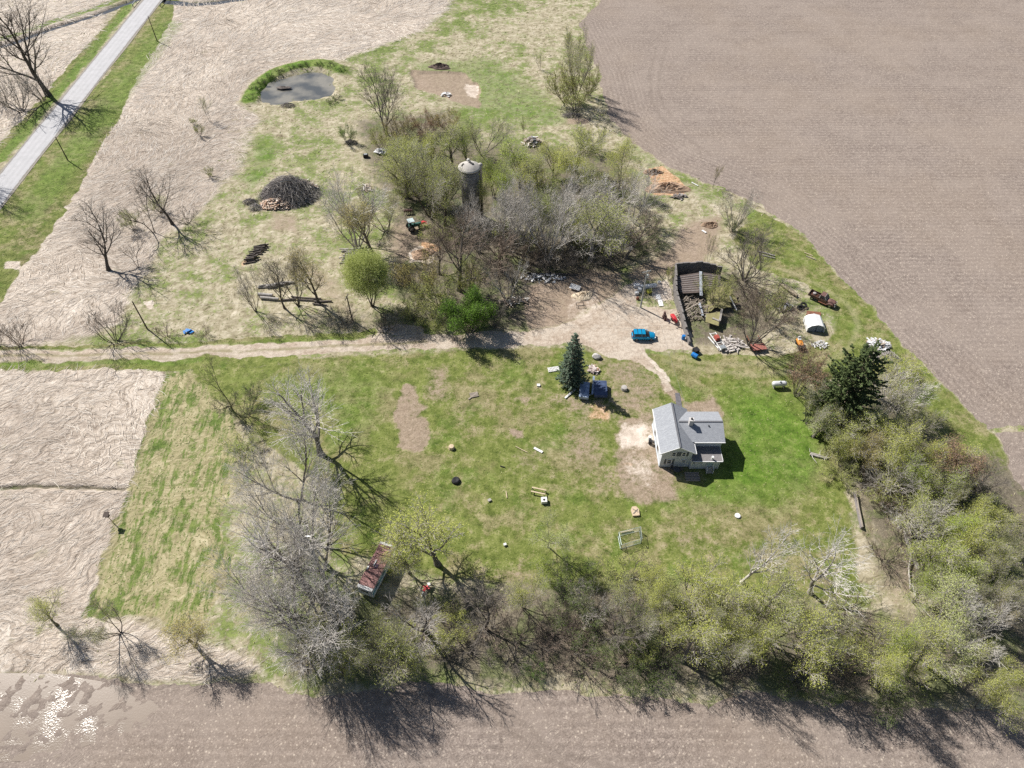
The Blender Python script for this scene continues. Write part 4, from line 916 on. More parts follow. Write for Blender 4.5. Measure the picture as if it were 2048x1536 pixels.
for (k,u,v,h,w,b,tw,lf,lb) in (
 ('lush',1905,870,9,100,'mid','grey','yg','yellow green tree facing the tip of the upper field'),
 ('bud',1780,835,8,100,'mid','grey','yg','yellow green tree between the pine and the amber tree'),
 ('bud',1860,770,7,80,'mid','grey','pale','pale budding tree nearest the upper field edge'),
 ('lush',1960,1040,9,100,'mid','grey','yg','yellow green tree in the centre right of the eastern wood'),
 ('bud',1900,1090,9,110,'mid','grey','olive','grey olive tree above the lime pair by the fallen trunk'),
 ('bud',2030,1120,9,100,'mid','grey','yg','yellow green tree on the right frame edge above the grey olive one'),
 ('bush',1800,970,3,100,'dark','mid','olive','olive brush behind the dark foundation hatch'),
 ('bush',1690,930,3,80,'mid','mid','olive','olive brush at the top of the grey timber wall'),
): C(k,u,v,h,w,b,tw,lf,lb,GR)
for (k,u,v,h,w,b,tw,lf,lb) in (
 ('bud',1270,1200,9,110,'mid','grey','olive','grey olive tree at the back of the shaded gap'),
 ('lush',1520,1290,9,110,'mid','grey','yg','yellow green tree nearest the bottom field, below the wide olive tree'),
 ('bud',1890,1310,9,110,'mid','grey','yg','yellow green tree left of the pale corner tree'),
): C(k,u,v,h,w,b,tw,lf,lb,GB)
k_=0
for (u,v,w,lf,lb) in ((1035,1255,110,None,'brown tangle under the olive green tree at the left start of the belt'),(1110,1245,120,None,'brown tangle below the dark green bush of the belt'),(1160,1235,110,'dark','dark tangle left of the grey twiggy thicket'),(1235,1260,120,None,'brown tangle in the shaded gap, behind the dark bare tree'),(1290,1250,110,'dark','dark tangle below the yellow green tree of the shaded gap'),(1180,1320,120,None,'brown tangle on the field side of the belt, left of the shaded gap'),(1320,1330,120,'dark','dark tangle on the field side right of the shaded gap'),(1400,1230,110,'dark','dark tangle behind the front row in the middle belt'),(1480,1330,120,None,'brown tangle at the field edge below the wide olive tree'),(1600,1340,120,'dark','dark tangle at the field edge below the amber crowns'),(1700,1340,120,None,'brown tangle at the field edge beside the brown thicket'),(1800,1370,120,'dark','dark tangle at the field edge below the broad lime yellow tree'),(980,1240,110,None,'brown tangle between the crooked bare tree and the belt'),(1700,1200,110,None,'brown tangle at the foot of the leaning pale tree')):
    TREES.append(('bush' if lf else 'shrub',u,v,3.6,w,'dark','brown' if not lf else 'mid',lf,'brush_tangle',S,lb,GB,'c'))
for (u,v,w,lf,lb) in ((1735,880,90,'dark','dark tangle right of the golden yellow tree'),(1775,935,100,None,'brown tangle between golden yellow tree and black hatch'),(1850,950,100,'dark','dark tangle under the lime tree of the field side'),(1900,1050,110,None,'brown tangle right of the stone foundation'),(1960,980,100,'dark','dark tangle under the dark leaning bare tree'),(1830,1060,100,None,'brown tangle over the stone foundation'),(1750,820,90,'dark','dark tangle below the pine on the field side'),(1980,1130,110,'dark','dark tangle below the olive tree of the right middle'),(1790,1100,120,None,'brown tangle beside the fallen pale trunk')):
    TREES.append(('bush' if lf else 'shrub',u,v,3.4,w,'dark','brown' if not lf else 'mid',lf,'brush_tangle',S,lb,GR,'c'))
for (u,v) in ((503,196),(508,178),(522,164),(540,152),(562,143),(585,136),(610,131),(640,129),(664,132),(684,139),(672,196),(660,203)):
    TREES.append(('bush',u,v+4,v-5,26,'dark','dark','dark','bank_bush',S,'low dark green bush in the ring along the pond bank','bushes along the pond bank'))
for t in TREES:
    plant(*t[:12],mode=t[12] if len(t)>12 else 'b')
# ------------------------------------------------------------------ OBJECTS
rg=random.Random(77)
def ang(p,q):
    a=G(*p); b=G(*q); return math.atan2(b[1]-a[1],b[0]-a[0])
def loft(mb,secs,mi=0):
    n=len(secs[0][1]); o=len(mb.v)
    for x,p in secs: mb.v.extend([(x,y,z) for y,z in p])
    for i in range(len(secs)-1):
        for j in range(n):
            mb.f.append((o+i*n+j,o+i*n+(j+1)%n,o+(i+1)*n+(j+1)%n,o+(i+1)*n+j)); mb.m.append(mi)
    mb.f.append(tuple(o+j for j in range(n))); mb.f.append(tuple(o+(len(secs)-1)*n+j for j in range(n))); mb.m+=[mi,mi]; return mb
def rrect(hw,z0,z1,r=.12,top=None):
    t=hw if top is None else top
    return [(-hw+r,z0),(hw-r,z0),(hw,z0+r),(t,z1-r),(t-r,z1),(-t+r,z1),(-t,z1-r),(-hw,z0+r)]
def wheel(parent,x,y,r=.32,w=.2):
    t=MB().lathe([(r*.62,-w/2),(r*.95,-w/2),(r,-w/4),(r,w/4),(r*.95,w/2),(r*.62,w/2)],(0,0,0),14,axis='Y').build('wheel',M('rubber',(.03,.03,.03),(.015,.015,.015),4.,.9),parent); t.location=(x,y,r)
    MB().lathe([(.02,-w*.52),(r*.6,-w*.5),(r*.6,w*.5),(.02,w*.52)],(0,0,0),10,axis='Y').build('rim',M('rim_metal',(.45,.46,.48),(.3,.3,.32),4.,.4,.8),t)
WOOD=M('old_wood',(.42,.37,.31),(.24,.20,.165),3.,.9,stretch=(1,6,6)); WOODL=M('new_wood',(.66,.55,.38),(.46,.37,.25),3.,.85,stretch=(1,6,6)); WHITE=M('white_paint',(.80,.80,.79),(.66,.66,.65),2.,.6); DARK=M('black_stuff',(.03,.03,.034),(.012,.012,.014),3.,.7); RUST=M('rust',(.27,.115,.065),(.13,.06,.045),2.5,.85,bump=.3); STONE=M('stone_wall',(.44,.41,.38),(.24,.22,.205),2.5,.9,bump=.7); CONC=M('concrete',(.50,.47,.44),(.33,.31,.295),.8,.9,bump=.2); GALV=M('galvanised',(.52,.55,.56),(.36,.39,.41),3.,.45,.6); BLUE=M('blue_plastic',(.02,.22,.60),(.015,.14,.42),2.,.45); DKWOOD=M('tarred_wood',(.13,.10,.085),(.055,.045,.04),4.,.9,stretch=(6,6,1)); EARTH=M('earth_heap',(.36,.255,.175),(.17,.115,.08),1.3,.95,bump=.8,detail=8)
# --- house
hx,hy=25.,65.1
house=thing('farmhouse','white two-winged farmhouse with grey shingle roofs on the right of the lawn','house',(hx,hy,0))
SID=M('siding',(.60,.635,.67),(.52,.555,.59),1.2,.6); 
def shingle(name,c1,c2):
    m=M(name,c1,c2,9.,.9,detail=6); nt=m.node_tree; b=nt.nodes['Principled BSDF']; tc=nt.nodes.new('ShaderNodeTexCoord'); br=nt.nodes.new('ShaderNodeTexBrick')
    br.inputs['Scale'].default_value=2.4; br.inputs['Mortar Size'].default_value=.03; br.inputs['Color1'].default_value=(1,1,1,1); br.inputs['Color2'].default_value=(.82,.82,.84,1); br.inputs['Mortar'].default_value=(.6,.6,.6,1); br.inputs['Brick Width'].default_value=.9; br.inputs['Row Height'].default_value=.35
    nt.links.new(tc.outputs['Object'],br.inputs['Vector']); mx=nt.nodes.new('ShaderNodeMix'); mx.data_type='RGBA'; mx.blend_type='MULTIPLY'; mx.inputs[0].default_value=1
    src=b.inputs['Base Color'].links[0].from_socket; nt.links.new(src,mx.inputs[6]); nt.links.new(br.outputs['Color'],mx.inputs[7]); nt.links.new(mx.outputs[2],b.inputs['Base Color']); return m
SHI=shingle('grey_shingle',(.40,.42,.45),(.30,.315,.34)); SHD=shingle('dark_shingle',(.13,.13,.14),(.085,.085,.095)); TRIM=M('white_trim',(.80,.80,.80),(.72,.72,.72),1.,.5); PANE=M('window_glass',(.03,.035,.045),(.015,.018,.024),1.,.12,spec=.6)
rz_,ez=5.30,3.90
mb=MB(); mb.extrude_y([(-2.3,0),(2.3,0),(2.3,ez),(0,rz_),(-2.3,ez)],-3.75,4.3); mb.extrude_y([(-2.36,0),(2.36,0),(2.36,.35),(-2.36,.35)],-3.8,4.35)
mb.build('wall',SID,house)
def gable(mb,x0,x1,xr,ye0,ye1,ze,zr,th=.14,ov=.3):
    pass
roof=MB(); s=(rz_-ez)/2.3
for sg in (-1,1): roof.slab([(0,-4.05,rz_+.12),(sg*2.68,-4.05,rz_+.12-s*2.68),(sg*2.68,4.6,rz_+.12-s*2.68),(0,4.6,rz_+.12)],.14)
ro=roof.build('roof',SHI,house)
MB().box((0,.27,rz_+.14),(.26,8.6,.07)).build('ridge_cap',M('ridge_dark',(.16,.165,.18),(.12,.12,.13),6.,.9),ro)
MB().bar((-2.74,-4.05,rz_+.02-s*2.68),(-2.74,4.6,rz_+.02-s*2.68),.12,.13).build('gutter',TRIM,ro); MB().bar((2.74,-4.05,rz_+.02-s*2.68),(2.74,-2.2,rz_+.02-s*2.68),.12,.13).build('gutter',TRIM,ro)
for sg in (-1,1): MB().bar((0,-4.08,rz_+.02),(sg*2.68,-4.08,rz_+.02-s*2.68),.05,.2).build('fascia',TRIM,ro)
# wing
mb=MB(); prof=[(-1.72,0),(3.45,0),(3.45,4.05),(1.05,4.93),(-1.72,3.92)]
vs=[(2.3,y,z) for y,z in prof]+[(7.1,y,z) for y,z in prof]; n=5
mb.add(vs,[(0,1,2,3,4),(9,8,7,6,5)]+[(i,(i+1)%n,n+(i+1)%n,n+i) for i in range(n)]); mb.build('wall',SID,house)
wr=MB(); wz=5.12
wr.slab([(.4,1.05,wz),(7.4,1.05,wz),(7.4,-2.05,wz-3.1*.36),(2.4,-2.05,wz-3.1*.36)],.13); wr.slab([(.4,1.05,wz),(7.4,1.05,wz),(7.4,3.8,wz-2.75*.36),(2.4,3.8,wz-2.75*.36)],.13)
wro=wr.build('roof',SHI,house); MB().box((4.0,1.05,wz+.02),(6.8,.24,.07)).build('ridge_cap',MATS['ridge_dark'],wro); MB().bar((2.75,-2.11,3.93),(7.4,-2.11,3.93),.12,.12).build('gutter',TRIM,wro)
cx,cy=G(1381,847,5.1); ch=MB(); ch.box((cx-hx,cy-hy,5.1),(.62,.62,1.9)); ch.box((cx-hx,cy-hy,6.1),(.74,.74,.14)); c_=ch.build('chimney',M('chimney_block',(.62,.60,.58),(.48,.46,.45),4.,.9),wro); MB().lathe([(.16,6.1),(.14,6.4),(.02,6.4)],(cx-hx,cy-hy,0),10).build('flue',DARK,c_)
cx,cy=G(1416,857,4.3); MB().lathe([(.09,4.2),(.09,5.0),(.12,5.02)],(cx-hx,cy-hy,0),8).build('vent_pipe',DARK,wro)
# lean-to
mb=MB(); mb.box((4.45,-2.95,1.15),(4.3,2.4,2.3)); mb.build('wall',SID,house)
lr=MB(); lr.slab([(2.3,-4.45,2.36),(6.9,-4.45,2.36),(6.9,-1.75,2.5),(2.3,-1.75,2.5)],.12); lro=lr.build('roof',shingle('brown_shingle',(.29,.275,.27),(.21,.20,.20)),house); MB().bar((2.35,-4.5,2.36),(6.9,-4.5,2.36),.1,.12).build('gutter',TRIM,lro); MB().bar((6.94,-4.45,2.36),(6.94,-1.75,2.45),.05,.16).build('fascia',TRIM,lro)
MB().lathe([(.16,2.3),(.16,2.95),(.19,2.96),(.19,3.02),(.03,3.04)],(5.35,-4.05,0),10).build('vent_pipe',WHITE,lro)
def window(x,z,w,h,y,shut=(1,1)):
    f=MB(); 
    for dx,dz,a,b in ((0,h/2,w+.22,.15),(0,-h/2,w+.22,.15),(-w/2,0,.14,h),(w/2,0,.14,h),(0,0,w,.07)): f.box((x+dx,y-.03,z+dz),(a,.09,b))
    o=f.build('window',TRIM,house); MB().box((x,y-.005,z),(w,.03,h)).build('pane',PANE,o)
    for sg,on in zip((-1,1),shut):
        if on: MB().box((x+sg*(w/2+.26),y-.025,z),(.3,.05,h+.12)).build('shutter',M('shutter_slate',(.12,.135,.155),(.09,.10,.115),3.,.6),house)
Y0=-3.75
window(-.55,3.3,.62,.95,Y0,(0,1)); window(.95,3.3,.62,.95,Y0,(1,1)); window(-.95,1.35,.7,1.05,Y0); window(1.25,1.45,.62,.72,Y0,(0,0))
Y0=-4.15; window(3.2,1.75,.42,.5,Y0,(1,0)); window(3.75,1.75,.42,.5,Y0,(0,0)); window(6.15,1.8,.4,.45,Y0,(0,0))
for yy,z in ((-2.4,3.1),(.2,3.1),(2.6,3.1),(-1.2,1.4),(1.8,1.4)):
    f=MB(); f.box((-2.33,yy,z),(.09,.86,1.12)); o=f.build('window',TRIM,house); MB().box((-2.37,yy,z),(.05,.66,.92)).build('pane',PANE,o)
f=MB(); f.box((7.13,1.1,3.2),(.08,.8,.9)); o=f.build('window',TRIM,house); MB().box((7.17,1.1,3.2),(.04,.6,.7)).build('pane',PANE,o)
d_=MB().box((5.25,-4.18,1.12),(.78,.08,1.9)).build('door',M('door_paint',(.42,.52,.60),(.36,.45,.52),2.,.5),house); MB().box((5.52,-4.24,1.1),(.06,.06,.1)).build('handle',GALV,d_)
st=MB(); 
for i in range(3): st.box((5.25,-4.35-.28*i,.36-.12*i),(.95,.28,.72-.24*i if i<3 else .1))
st.build('steps',CONC,house)
for dx in (-.5,.5):
    r_=MB(); r_.bar((5.25+dx,-4.2,1.35),(5.25+dx,-5.1,.8),.07,.07); r_.bar((5.25+dx,-4.25,0),(5.25+dx,-4.25,1.35),.07,.07); r_.bar((5.25+dx,-5.08,0),(5.25+dx,-5.08,.85),.07,.07); r_.build('railing',TRIM,house)
for xx in (2.38,6.62): MB().bar((xx,-4.2,0),(xx,-4.2,2.3),.09,.09).build('downspout',TRIM,house)
# back path
px=[G(1350,786),G(1359,786),G(1366,822),G(1354,825)]
pt=MB(); pt.slab([(x,y,.03) for x,y in px],.05); tag(pt.build('path',M('slate_path',(.16,.155,.17),(.11,.105,.115),2.,.8)),'dark slate path leading to the back of the farmhouse',None,None,'structure')
# --- small vehicles
def blue_car():
    x,y=23.7,89.35; t=thing('parked_car','bright blue hatchback parked on the gravel yard','car',(x,y,0),R(-1))
    pb=M('blue_paint',(.01,.33,.62),(.008,.29,.55),1.,.22,.25,spec=.6); gl=PANE
    mb=MB(); loft(mb,[(-2.12,rrect(.72,.38,.80)),(-2.0,rrect(.84,.26,.96)),(-1.2,rrect(.89,.22,1.02)),(-.3,rrect(.88,.2,1.0)),(.7,rrect(.89,.22,.98)),(1.2,rrect(.88,.22,.93,.14,.80)),(1.85,rrect(.84,.25,.80,.14,.74)),(2.12,rrect(.70,.34,.66))])
    body=mb.build('body',pb,t,True)
    mb=MB(); loft(mb,[(-2.0,rrect(.78,.9,1.0,.05,.74)),(-1.72,rrect(.80,.9,1.44,.08,.64)),(-.6,rrect(.81,.9,1.52,.08,.66)),(.15,rrect(.81,.9,1.48,.08,.64)),(1.0,rrect(.79,.9,.98,.04,.72))]); mb.build('windows',gl,t,True)
    mb=MB(); mb.slab([(-1.86,-.64,1.53),(-.7,-.66,1.58),(.2,-.65,1.55),(.2,.65,1.55),(-.7,.66,1.58),(-1.86,.64,1.53)],.07)
    for xx in (-1.80,-.45,.35):
        for sg in (-1,1): mb.bar((xx,sg*.80,.98),(xx+(.12 if xx<-1 else -.28 if xx>0 else 0),sg*.65,1.47),.09,.05)
    rf=mb.build('roof',pb,t)
    for xx in (-1.2,-.5): MB().box((xx,0,1.60),(.05,1.24,.05)).build('roof_bar',DARK,rf)
    for xx in (-1.3,1.32):
        for yy in (-.80,.80): wheel(t,xx,yy,.31,.2)
    for sg in (-1,1):
        MB().box((2.0,sg*.58,.66),(.22,.26,.13)).build('headlight',WHITE,t); MB().box((-2.05,sg*.64,.86),(.1,.2,.22)).build('tail_light',M('tail_red',(.5,.02,.02),(.4,.015,.015),2.,.3),t); MB().box((.62,sg*.98,1.02),(.14,.18,.12)).build('mirror',pb,t)
    MB().box((-2.12,0,.42),(.08,1.3,.2)).build('bumper',DARK,t); MB().box((2.1,0,.46),(.07,1.1,.16)).build('grille',DARK,t)
blue_car()
def pickup():
    a=ang((1618,585),(1668,607)); x,y=G(1643,603); t=thing('pickup_truck','old rusty brown pickup truck with an open cargo bed on the grass','pickup truck',(x,y,0),a)
    pb=M('rusty_paint',(.235,.13,.105),(.11,.065,.06),1.6,.7,.1,bump=.2); pw=M('faded_paint',(.55,.52,.50),(.34,.30,.29),1.6,.6)
    mb=MB(); loft(mb,[(.75,rrect(.72,.5,1.15)),(1.6,rrect(.62,.5,1.18,.15,.5)),(2.35,rrect(.5,.5,1.08,.15,.36)),(2.5,rrect(.44,.5,1.0,.1,.36))]); mb.build('hood',pb,t,True)
    mb=MB(); loft(mb,[(-.55,rrect(.80,.5,1.2,.08)),(.85,rrect(.80,.5,1.2,.08))]); mb.build('cab',pb,t)
    mb=MB(); loft(mb,[(-.5,rrect(.78,1.15,1.75,.06,.68)),(.3,rrect(.78,1.15,1.78,.06,.68)),(.75,rrect(.78,1.15,1.25,.04,.72))]); cg=mb.build('windows',PANE,t)
    mb=MB(); mb.slab([(-.52,-.66,1.84),(.32,-.66,1.84),(.32,.66,1.84),(-.52,.66,1.84)],.06); mb.build('cab_roof',pb,t)
    mb=MB()
    for sg in (-1,1): mb.bar((.30,sg*.69,1.8),(.82,sg*.75,1.2),.09,.07); mb.bar((-.5,sg*.69,1.8),(-.52,sg*.78,1.2),.1,.07)
    mb.bar((.80,-.74,1.22),(.80,.74,1.22),.09,.07); mb.bar((.32,-.66,1.8),(.32,.66,1.8),.1,.08); mb.build('windscreen_frame',pw,t)
    for sg in (-1,1):
        mb=MB(); loft(mb,[(1.05,rrect(.16,.45,.62,.05)),(1.5,rrect(.19,.45,.95,.08)),(2.0,rrect(.19,.5,.95,.08)),(2.45,rrect(.14,.45,.7,.05))]); o=mb.build('fender',pb,t,True); o.location=(0,sg*.68,0)
        MB().lathe([(.03,-.06),(.13,-.05),(.13,.05),(.05,.09)],(2.48,sg*.5,.92),10,axis='X').build('headlight',pw,t)
        MB().box((.35,sg*.86,.45),(1.6,.22,.06)).build('running_board',RUST,t)
    mb=MB(); mb.box((-1.6,0,.68),(2.05,1.5,.08)); mb.build('bed_floor',DKWOOD,t)
    for sg in (-1,1): MB().box((-1.6,sg*.76,.92),(2.05,.05,.46)).build('bed_side',pb,t)
    MB().box((-2.62,0,.92),(.05,1.5,.46)).build('tailgate',pb,t); MB().box((-.6,0,.95),(.05,1.5,.5)).build('bed_front',DARK,t); MB().box((2.62,0,.55),(.08,1.5,.14)).build('bumper',pw,t)
    for xx in (-1.75,1.75):
        for yy in (-.72,.72): wheel(t,xx,yy,.36,.2)
    b=MB(); b.lathe([(.02,.74),(.3,.78),(.32,1.05),(.22,1.12),(.02,1.14)],(-1.75,.2,0),12); b2=b.build('scrap_drum',pw,None); b2.location=(x,y,0); b2.rotation_euler=(0,0,a); tag(b2,'pale scrap drum riding in the bed of the rusty pickup','drum')
    b=MB()
    for i in range(7): b.bar((-2.4+rg.random()*.3,-.6+.18*i,.78+.06*(i%3)),(-.9+rg.random()*.2,-.6+.18*i+rg.uniform(-.1,.1),.82+.05*(i%2)),.07,.05)
    b3=b.build('scrap_boards',RUST); b3.location=(x,y,0); b3.rotation_euler=(0,0,a); tag(b3,'rusty scrap bars lying in the pickup bed','scrap')
pickup()
# --- silo
sx,sy=-8.6,125.6
silo=thing('silo','tall grey concrete silo with a domed roof rising from the wood','silo',(sx,sy,0))
SILO=M('silo_concrete',(.29,.275,.26),(.15,.145,.14),.8,.9,bump=.4,stretch=(1.6,1.6,.5),detail=7)
mb=MB(); mb.lathe([(1.9,-.1),(1.9,12.2)],(0,0,0),36); mb.build('wall',SILO,silo,True)
for i in range(15): MB().lathe([(1.925,.5+i*.8),(1.94,.53+i*.8),(1.94,.56+i*.8),(1.925,.59+i*.8)],(0,0,0),36,cap=False).build('hoop',M('hoop_iron',(.20,.18,.17),(.12,.10,.09),3.,.7,.4),silo)
DOME=M('dome_concrete',(.53,.50,.46),(.37,.35,.32),1.1,.85)
rf=MB().lathe([(2.16,12.15),(2.18,12.28),(2.05,12.36),(1.75,12.58),(1.3,12.85),(.8,13.05),(.3,13.15),(.02,13.17)],(0,0,0),36).build('roof',DOME,silo,True)
MB().lathe([(2.0,12.05),(2.26,12.08),(2.28,12.22),(2.1,12.27)],(0,0,0),36).build('rim',M('rim_cement',(.66,.63,.57),(.52,.50,.46),2.,.85),rf,True)
MB().lathe([(.34,12.9),(.34,13.3),(.24,13.42),(.02,13.45)],(-.2,.95,0),12).build('cap_vent',MATS['rim_cement'],rf)
for (dx,dy,L,w_,a_) in ((.4,-.1,1.15,.55,-.65),(-1.3,-.3,.75,.32,.9)):
    z=13.12 if dx>0 else 12.86; o=MB().box((0,0,0),(L,w_,.10),taper=.85).build('hatch_opening',DARK,rf); o.location=(dx,dy,z+.03); o.rotation_euler=(0.12,.12 if dx>0 else -.45,a_)
mb=MB(); mb.lathe([(.30,0),(.30,12.0),(.42,12.1),(.42,12.45),(.05,12.6)],(2.2,.75,0),14); mb.build('chute',MATS['dome_concrete'],silo,True)
# --- white shelter
x,y=G(1631,664); t=thing('storage_shelter','white fabric storage shelter with a shaded end at the edge of the loop track','shelter',(x,y+1.5,0),R(-3))
FAB=M('white_fabric',(.84,.84,.83),(.76,.76,.76),1.,.5)
prof=[(-1.55,0),(-1.55,.95),(-1.05,1.45),(0,1.75),(1.05,1.45),(1.55,.95),(1.55,0)]
ins=[(px*.94,pz*.97) for px,pz in prof]
mb=MB(); n=7; vs=[(a,-1.5,b) for a,b in prof]+[(a,1.5,b) for a,b in prof]+[(a,-1.5,b) for a,b in ins]+[(a,1.5,b) for a,b in ins]
fs=[]
for i in range(n-1): fs+=[(i,i+1,n+i+1,n+i),(2*n+i+1,2*n+i,3*n+i,3*n+i+1),(i+1,i,2*n+i,2*n+i+1),(n+i,n+i+1,3*n+i+1,3*n+i)]
mb.add(vs,fs); mb.build('canopy',FAB,t)
EN=M('end_fabric_shade',(.20,.25,.32),(.16,.20,.26),1.,.6)  # white cloth of the front end, its shade put into a dark grey-blue colour
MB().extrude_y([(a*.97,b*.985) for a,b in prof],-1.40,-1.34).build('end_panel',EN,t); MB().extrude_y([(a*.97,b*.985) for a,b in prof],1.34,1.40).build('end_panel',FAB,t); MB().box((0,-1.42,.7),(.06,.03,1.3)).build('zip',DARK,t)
# --- camper
a=ang((726,1194),(775,1100)); bx=[G(716,1193),G(747,1196),G(797,1108),G(768,1098)]
cx=sum(p[0] for p in bx)/4; cy=sum(p[1] for p in bx)/4
t=thing('camper_trailer','old white and blue camper trailer with a rust red roof under trees','camper',(cx,cy,0),a)
CW=M('camper_white',(.74,.76,.78),(.60,.62,.65),1.5,.5); CB=M('camper_blue',(.28,.47,.56),(.20,.37,.46),1.5,.5); CR=M('rusty_roof',(.36,.205,.19),(.235,.125,.12),1.2,.85,detail=7)
L2,W2,Hc=3.5,1.08,2.35
mb=MB(); mb.prism([(-L2,-W2),(L2,-W2),(L2,W2),(-L2,W2)],.5,Hc-.12); mb.build('body',CW,t)
mb=MB()
for sg in (-1,1): mb.box((0,sg*(W2+.012),1.35),(2*L2-.1,.03,.62))
mb.build('side_band',CB,t)
rf=MB(); rf.prism([(-L2+.42,-W2-.04),(L2-.3,-W2-.04),(L2-.3,W2+.04),(-L2+.42,W2+.04)],Hc-.12,Hc); ro=rf.build('roof',CR,t)
for xx in (-1.9,1.7,2.3): MB().box((xx,0,Hc+.012),(.07,2*W2,.03)).build('roof_seam',M('seam_tar',(.07,.04,.04),(.04,.025,.025),4.,.8),ro)
e_=MB(); e_.box((-L2+.19,0,Hc-.05),(.46,2*W2+.06,.16)); e_.box((L2-.13,0,Hc-.05),(.32,2*W2+.06,.16)); e_.build('end_cap',WHITE,t)
for xx,yy,dx,dy in ((.35,.35,.9,.16),(-.6,.95,.55,.2)): MB().box((xx,yy,Hc+.06),(dx,dy,.1)).build('roof_vent',WHITE,ro)
MB().box((-.05,.0,Hc+.04),(.55,.45,.07)).build('roof_hatch',M('hatch_plum',(.20,.13,.20),(.13,.08,.13),3.,.6),ro)
for xx in (-2.2,-.3,1.9):
    w_=MB().box((xx,-W2-.035,1.75),(.85,.03,.45)).build('window',TRIM,t); MB().box((xx,-W2-.06,1.75),(.72,.03,.34)).build('pane',PANE,w_)
w_=MB().box((-L2-.02,0,1.7),(.04,1.3,.5)).build('window',TRIM,t); MB().box((-L2-.05,0,1.7),(.03,1.1,.38)).build('pane',PANE,w_)
MB().box((.9,-W2-.03,1.3),(.62,.04,1.6)).build('door',CW,t)
for yy in (-.95,.95): wheel(t,-.2,yy,.34,.2)
MB().bar((L2,0,.55),(L2+1.0,0,.5),.12,.1).build('hitch',RUST,t)
STONED=M('grey_stone',(.27,.25,.24),(.14,.13,.125),2.5,.9,bump=.7)
# --- barn ruin
barn=thing('barn_ruin','collapsed barn with roofless stone walls, brown roof boards and a mossy fallen roof','barn',(32,109,0))
def wallseg(name,P,th,h,mat,hs=None):
    mb=MB()
    for i in range(len(P)-1):
        a,b=P[i],P[i+1]; d=Vector((b[0]-a[0],b[1]-a[1])); L=d.length; d.normalize(); nn=Vector((-d.y,d.x))*th/2; k=max(1,int(L/1.2))
        for j in range(k):
            q0=Vector(a[:2])+d*L*j/k; q1=Vector(a[:2])+d*L*(j+1)/k; hh=(a[2]+(b[2]-a[2])*(j+.5)/k)+rg.uniform(-.1,.12)
            mb.prism([(q0+nn)[:],(q0-nn)[:],(q1-nn)[:],(q1+nn)[:]],-.1,hh)
    return mb.build(name,mat,barn)
lo=lambda u,v,z=0:(G(u,v,z)[0]-32,G(u,v,z)[1]-109)
wallseg('stone_wall',[(*lo(1347,574),2.9),(*lo(1349,600),2.5),(*lo(1358,628),2.2),(*lo(1366,655),1.8),(*lo(1378,690),.6)],.3,2,STONED)
wallseg('stone_wall',[(*lo(1348,575),2.9),(*lo(1346,552),3.1),(*lo(1399,548),3.2),(*lo(1440,552),2.2)],.3,2,STONED)
RB=M('brown_boards',(.17,.135,.12),(.075,.06,.055),2.,.85,stretch=(1,5,1))
mb=MB(); P0=Vector((*lo(1354,552,2.2),2.25)); P1=Vector((*lo(1402,545,2.6),2.7)); Q0=Vector((*lo(1356,588,1.0),1.1)); Q1=Vector((*lo(1402,586,1.5),1.6))
def deck(nm,P0,P1,Q0,Q1,n):
    mb=MB(); rb=MB()
    for i in range(n):
        a,b=(i+.04)/n,(i+.96)/n; l0=P0.lerp(Q0,a);l1=P1.lerp(Q1,a);m0=P0.lerp(Q0,b);m1=P1.lerp(Q1,b); e=rg.uniform(0,.12) if i>n*.6 else 0
        l0=l0.lerp(l1,e); m0=m0.lerp(m1,e)
        mb.slab([tuple(l0),tuple(l1),tuple(m1),tuple(m0)],.07)
        if i: 
            z=Vector((0,0,.05)); rb.bar(tuple(l0+z),tuple(l1+z),.07,.05)
    o=mb.build(nm,RB,barn); rb.build('batten',M('batten_pale',(.50,.46,.44),(.34,.30,.29),3.,.8),o)
deck('roof_boards',P0,P1,Q0,Q1,9)
deck('roof_boards',Vector((*lo(1406,545,2.6),2.65)),Vector((*lo(1440,550,2.2),2.3)),Vector((*lo(1407,580,1.3),1.4)),Vector((*lo(1442,582,1.),1.1)),8)
MB().bar((*lo(1401,544,2.8),2.9),(*lo(1402,592,1.7),1.8),.5,.14).build('ridge_plank',M('blue_grey_plank',(.44,.47,.52),(.32,.35,.40),3.,.7),barn)
MB().bar((*lo(1398,606,.7),.8),(*lo(1405,632,.4),.5),.4,.14).build('ridge_plank',MATS['blue_grey_plank'],barn)
mb=MB(); g=[];mossn=9
P0=Vector((*lo(1412,580,1.2),1.2));P1=Vector((*lo(1462,572,2.),2.0));Q0=Vector((*lo(1412,620,.3),.35));Q1=Vector((*lo(1475,612,1.),1.1))
vs=[];fs=[]
for i in range(mossn+1):
    for j in range(mossn+1):
        p=P0.lerp(P1,j/mossn).lerp(Q0.lerp(Q1,j/mossn),i/mossn); ed=i in(0,mossn) or j in(0,mossn)
        vs.append((p.x+(rg.uniform(-.45,.45) if ed else 0),p.y+(rg.uniform(-.45,.45) if ed else 0),p.z+rg.uniform(-.12,.12)-.5*(j/mossn-.5)**2))
for i in range(mossn):
    for j in range(mossn):
        if (i,j) in((7,8),(8,8),(8,7),(7,7),(0,0),(1,0)): continue
        k=i*(mossn+1)+j; fs.append((k,k+1,k+mossn+2,k+mossn+1))
mb.add(vs,fs); o=mb.build('fallen_roof',M('mossy_roof',(.30,.285,.13),(.19,.165,.09),1.2,.95,bump=.6,detail=8),barn); sm=o.modifiers.new('thick','SOLIDIFY'); sm.thickness=.12
MB().bar((*lo(1459,594,1.3),1.5),(*lo(1473,622,.4),.6),.14,.1).build('edge_board',WHITE,barn)
mb=MB()
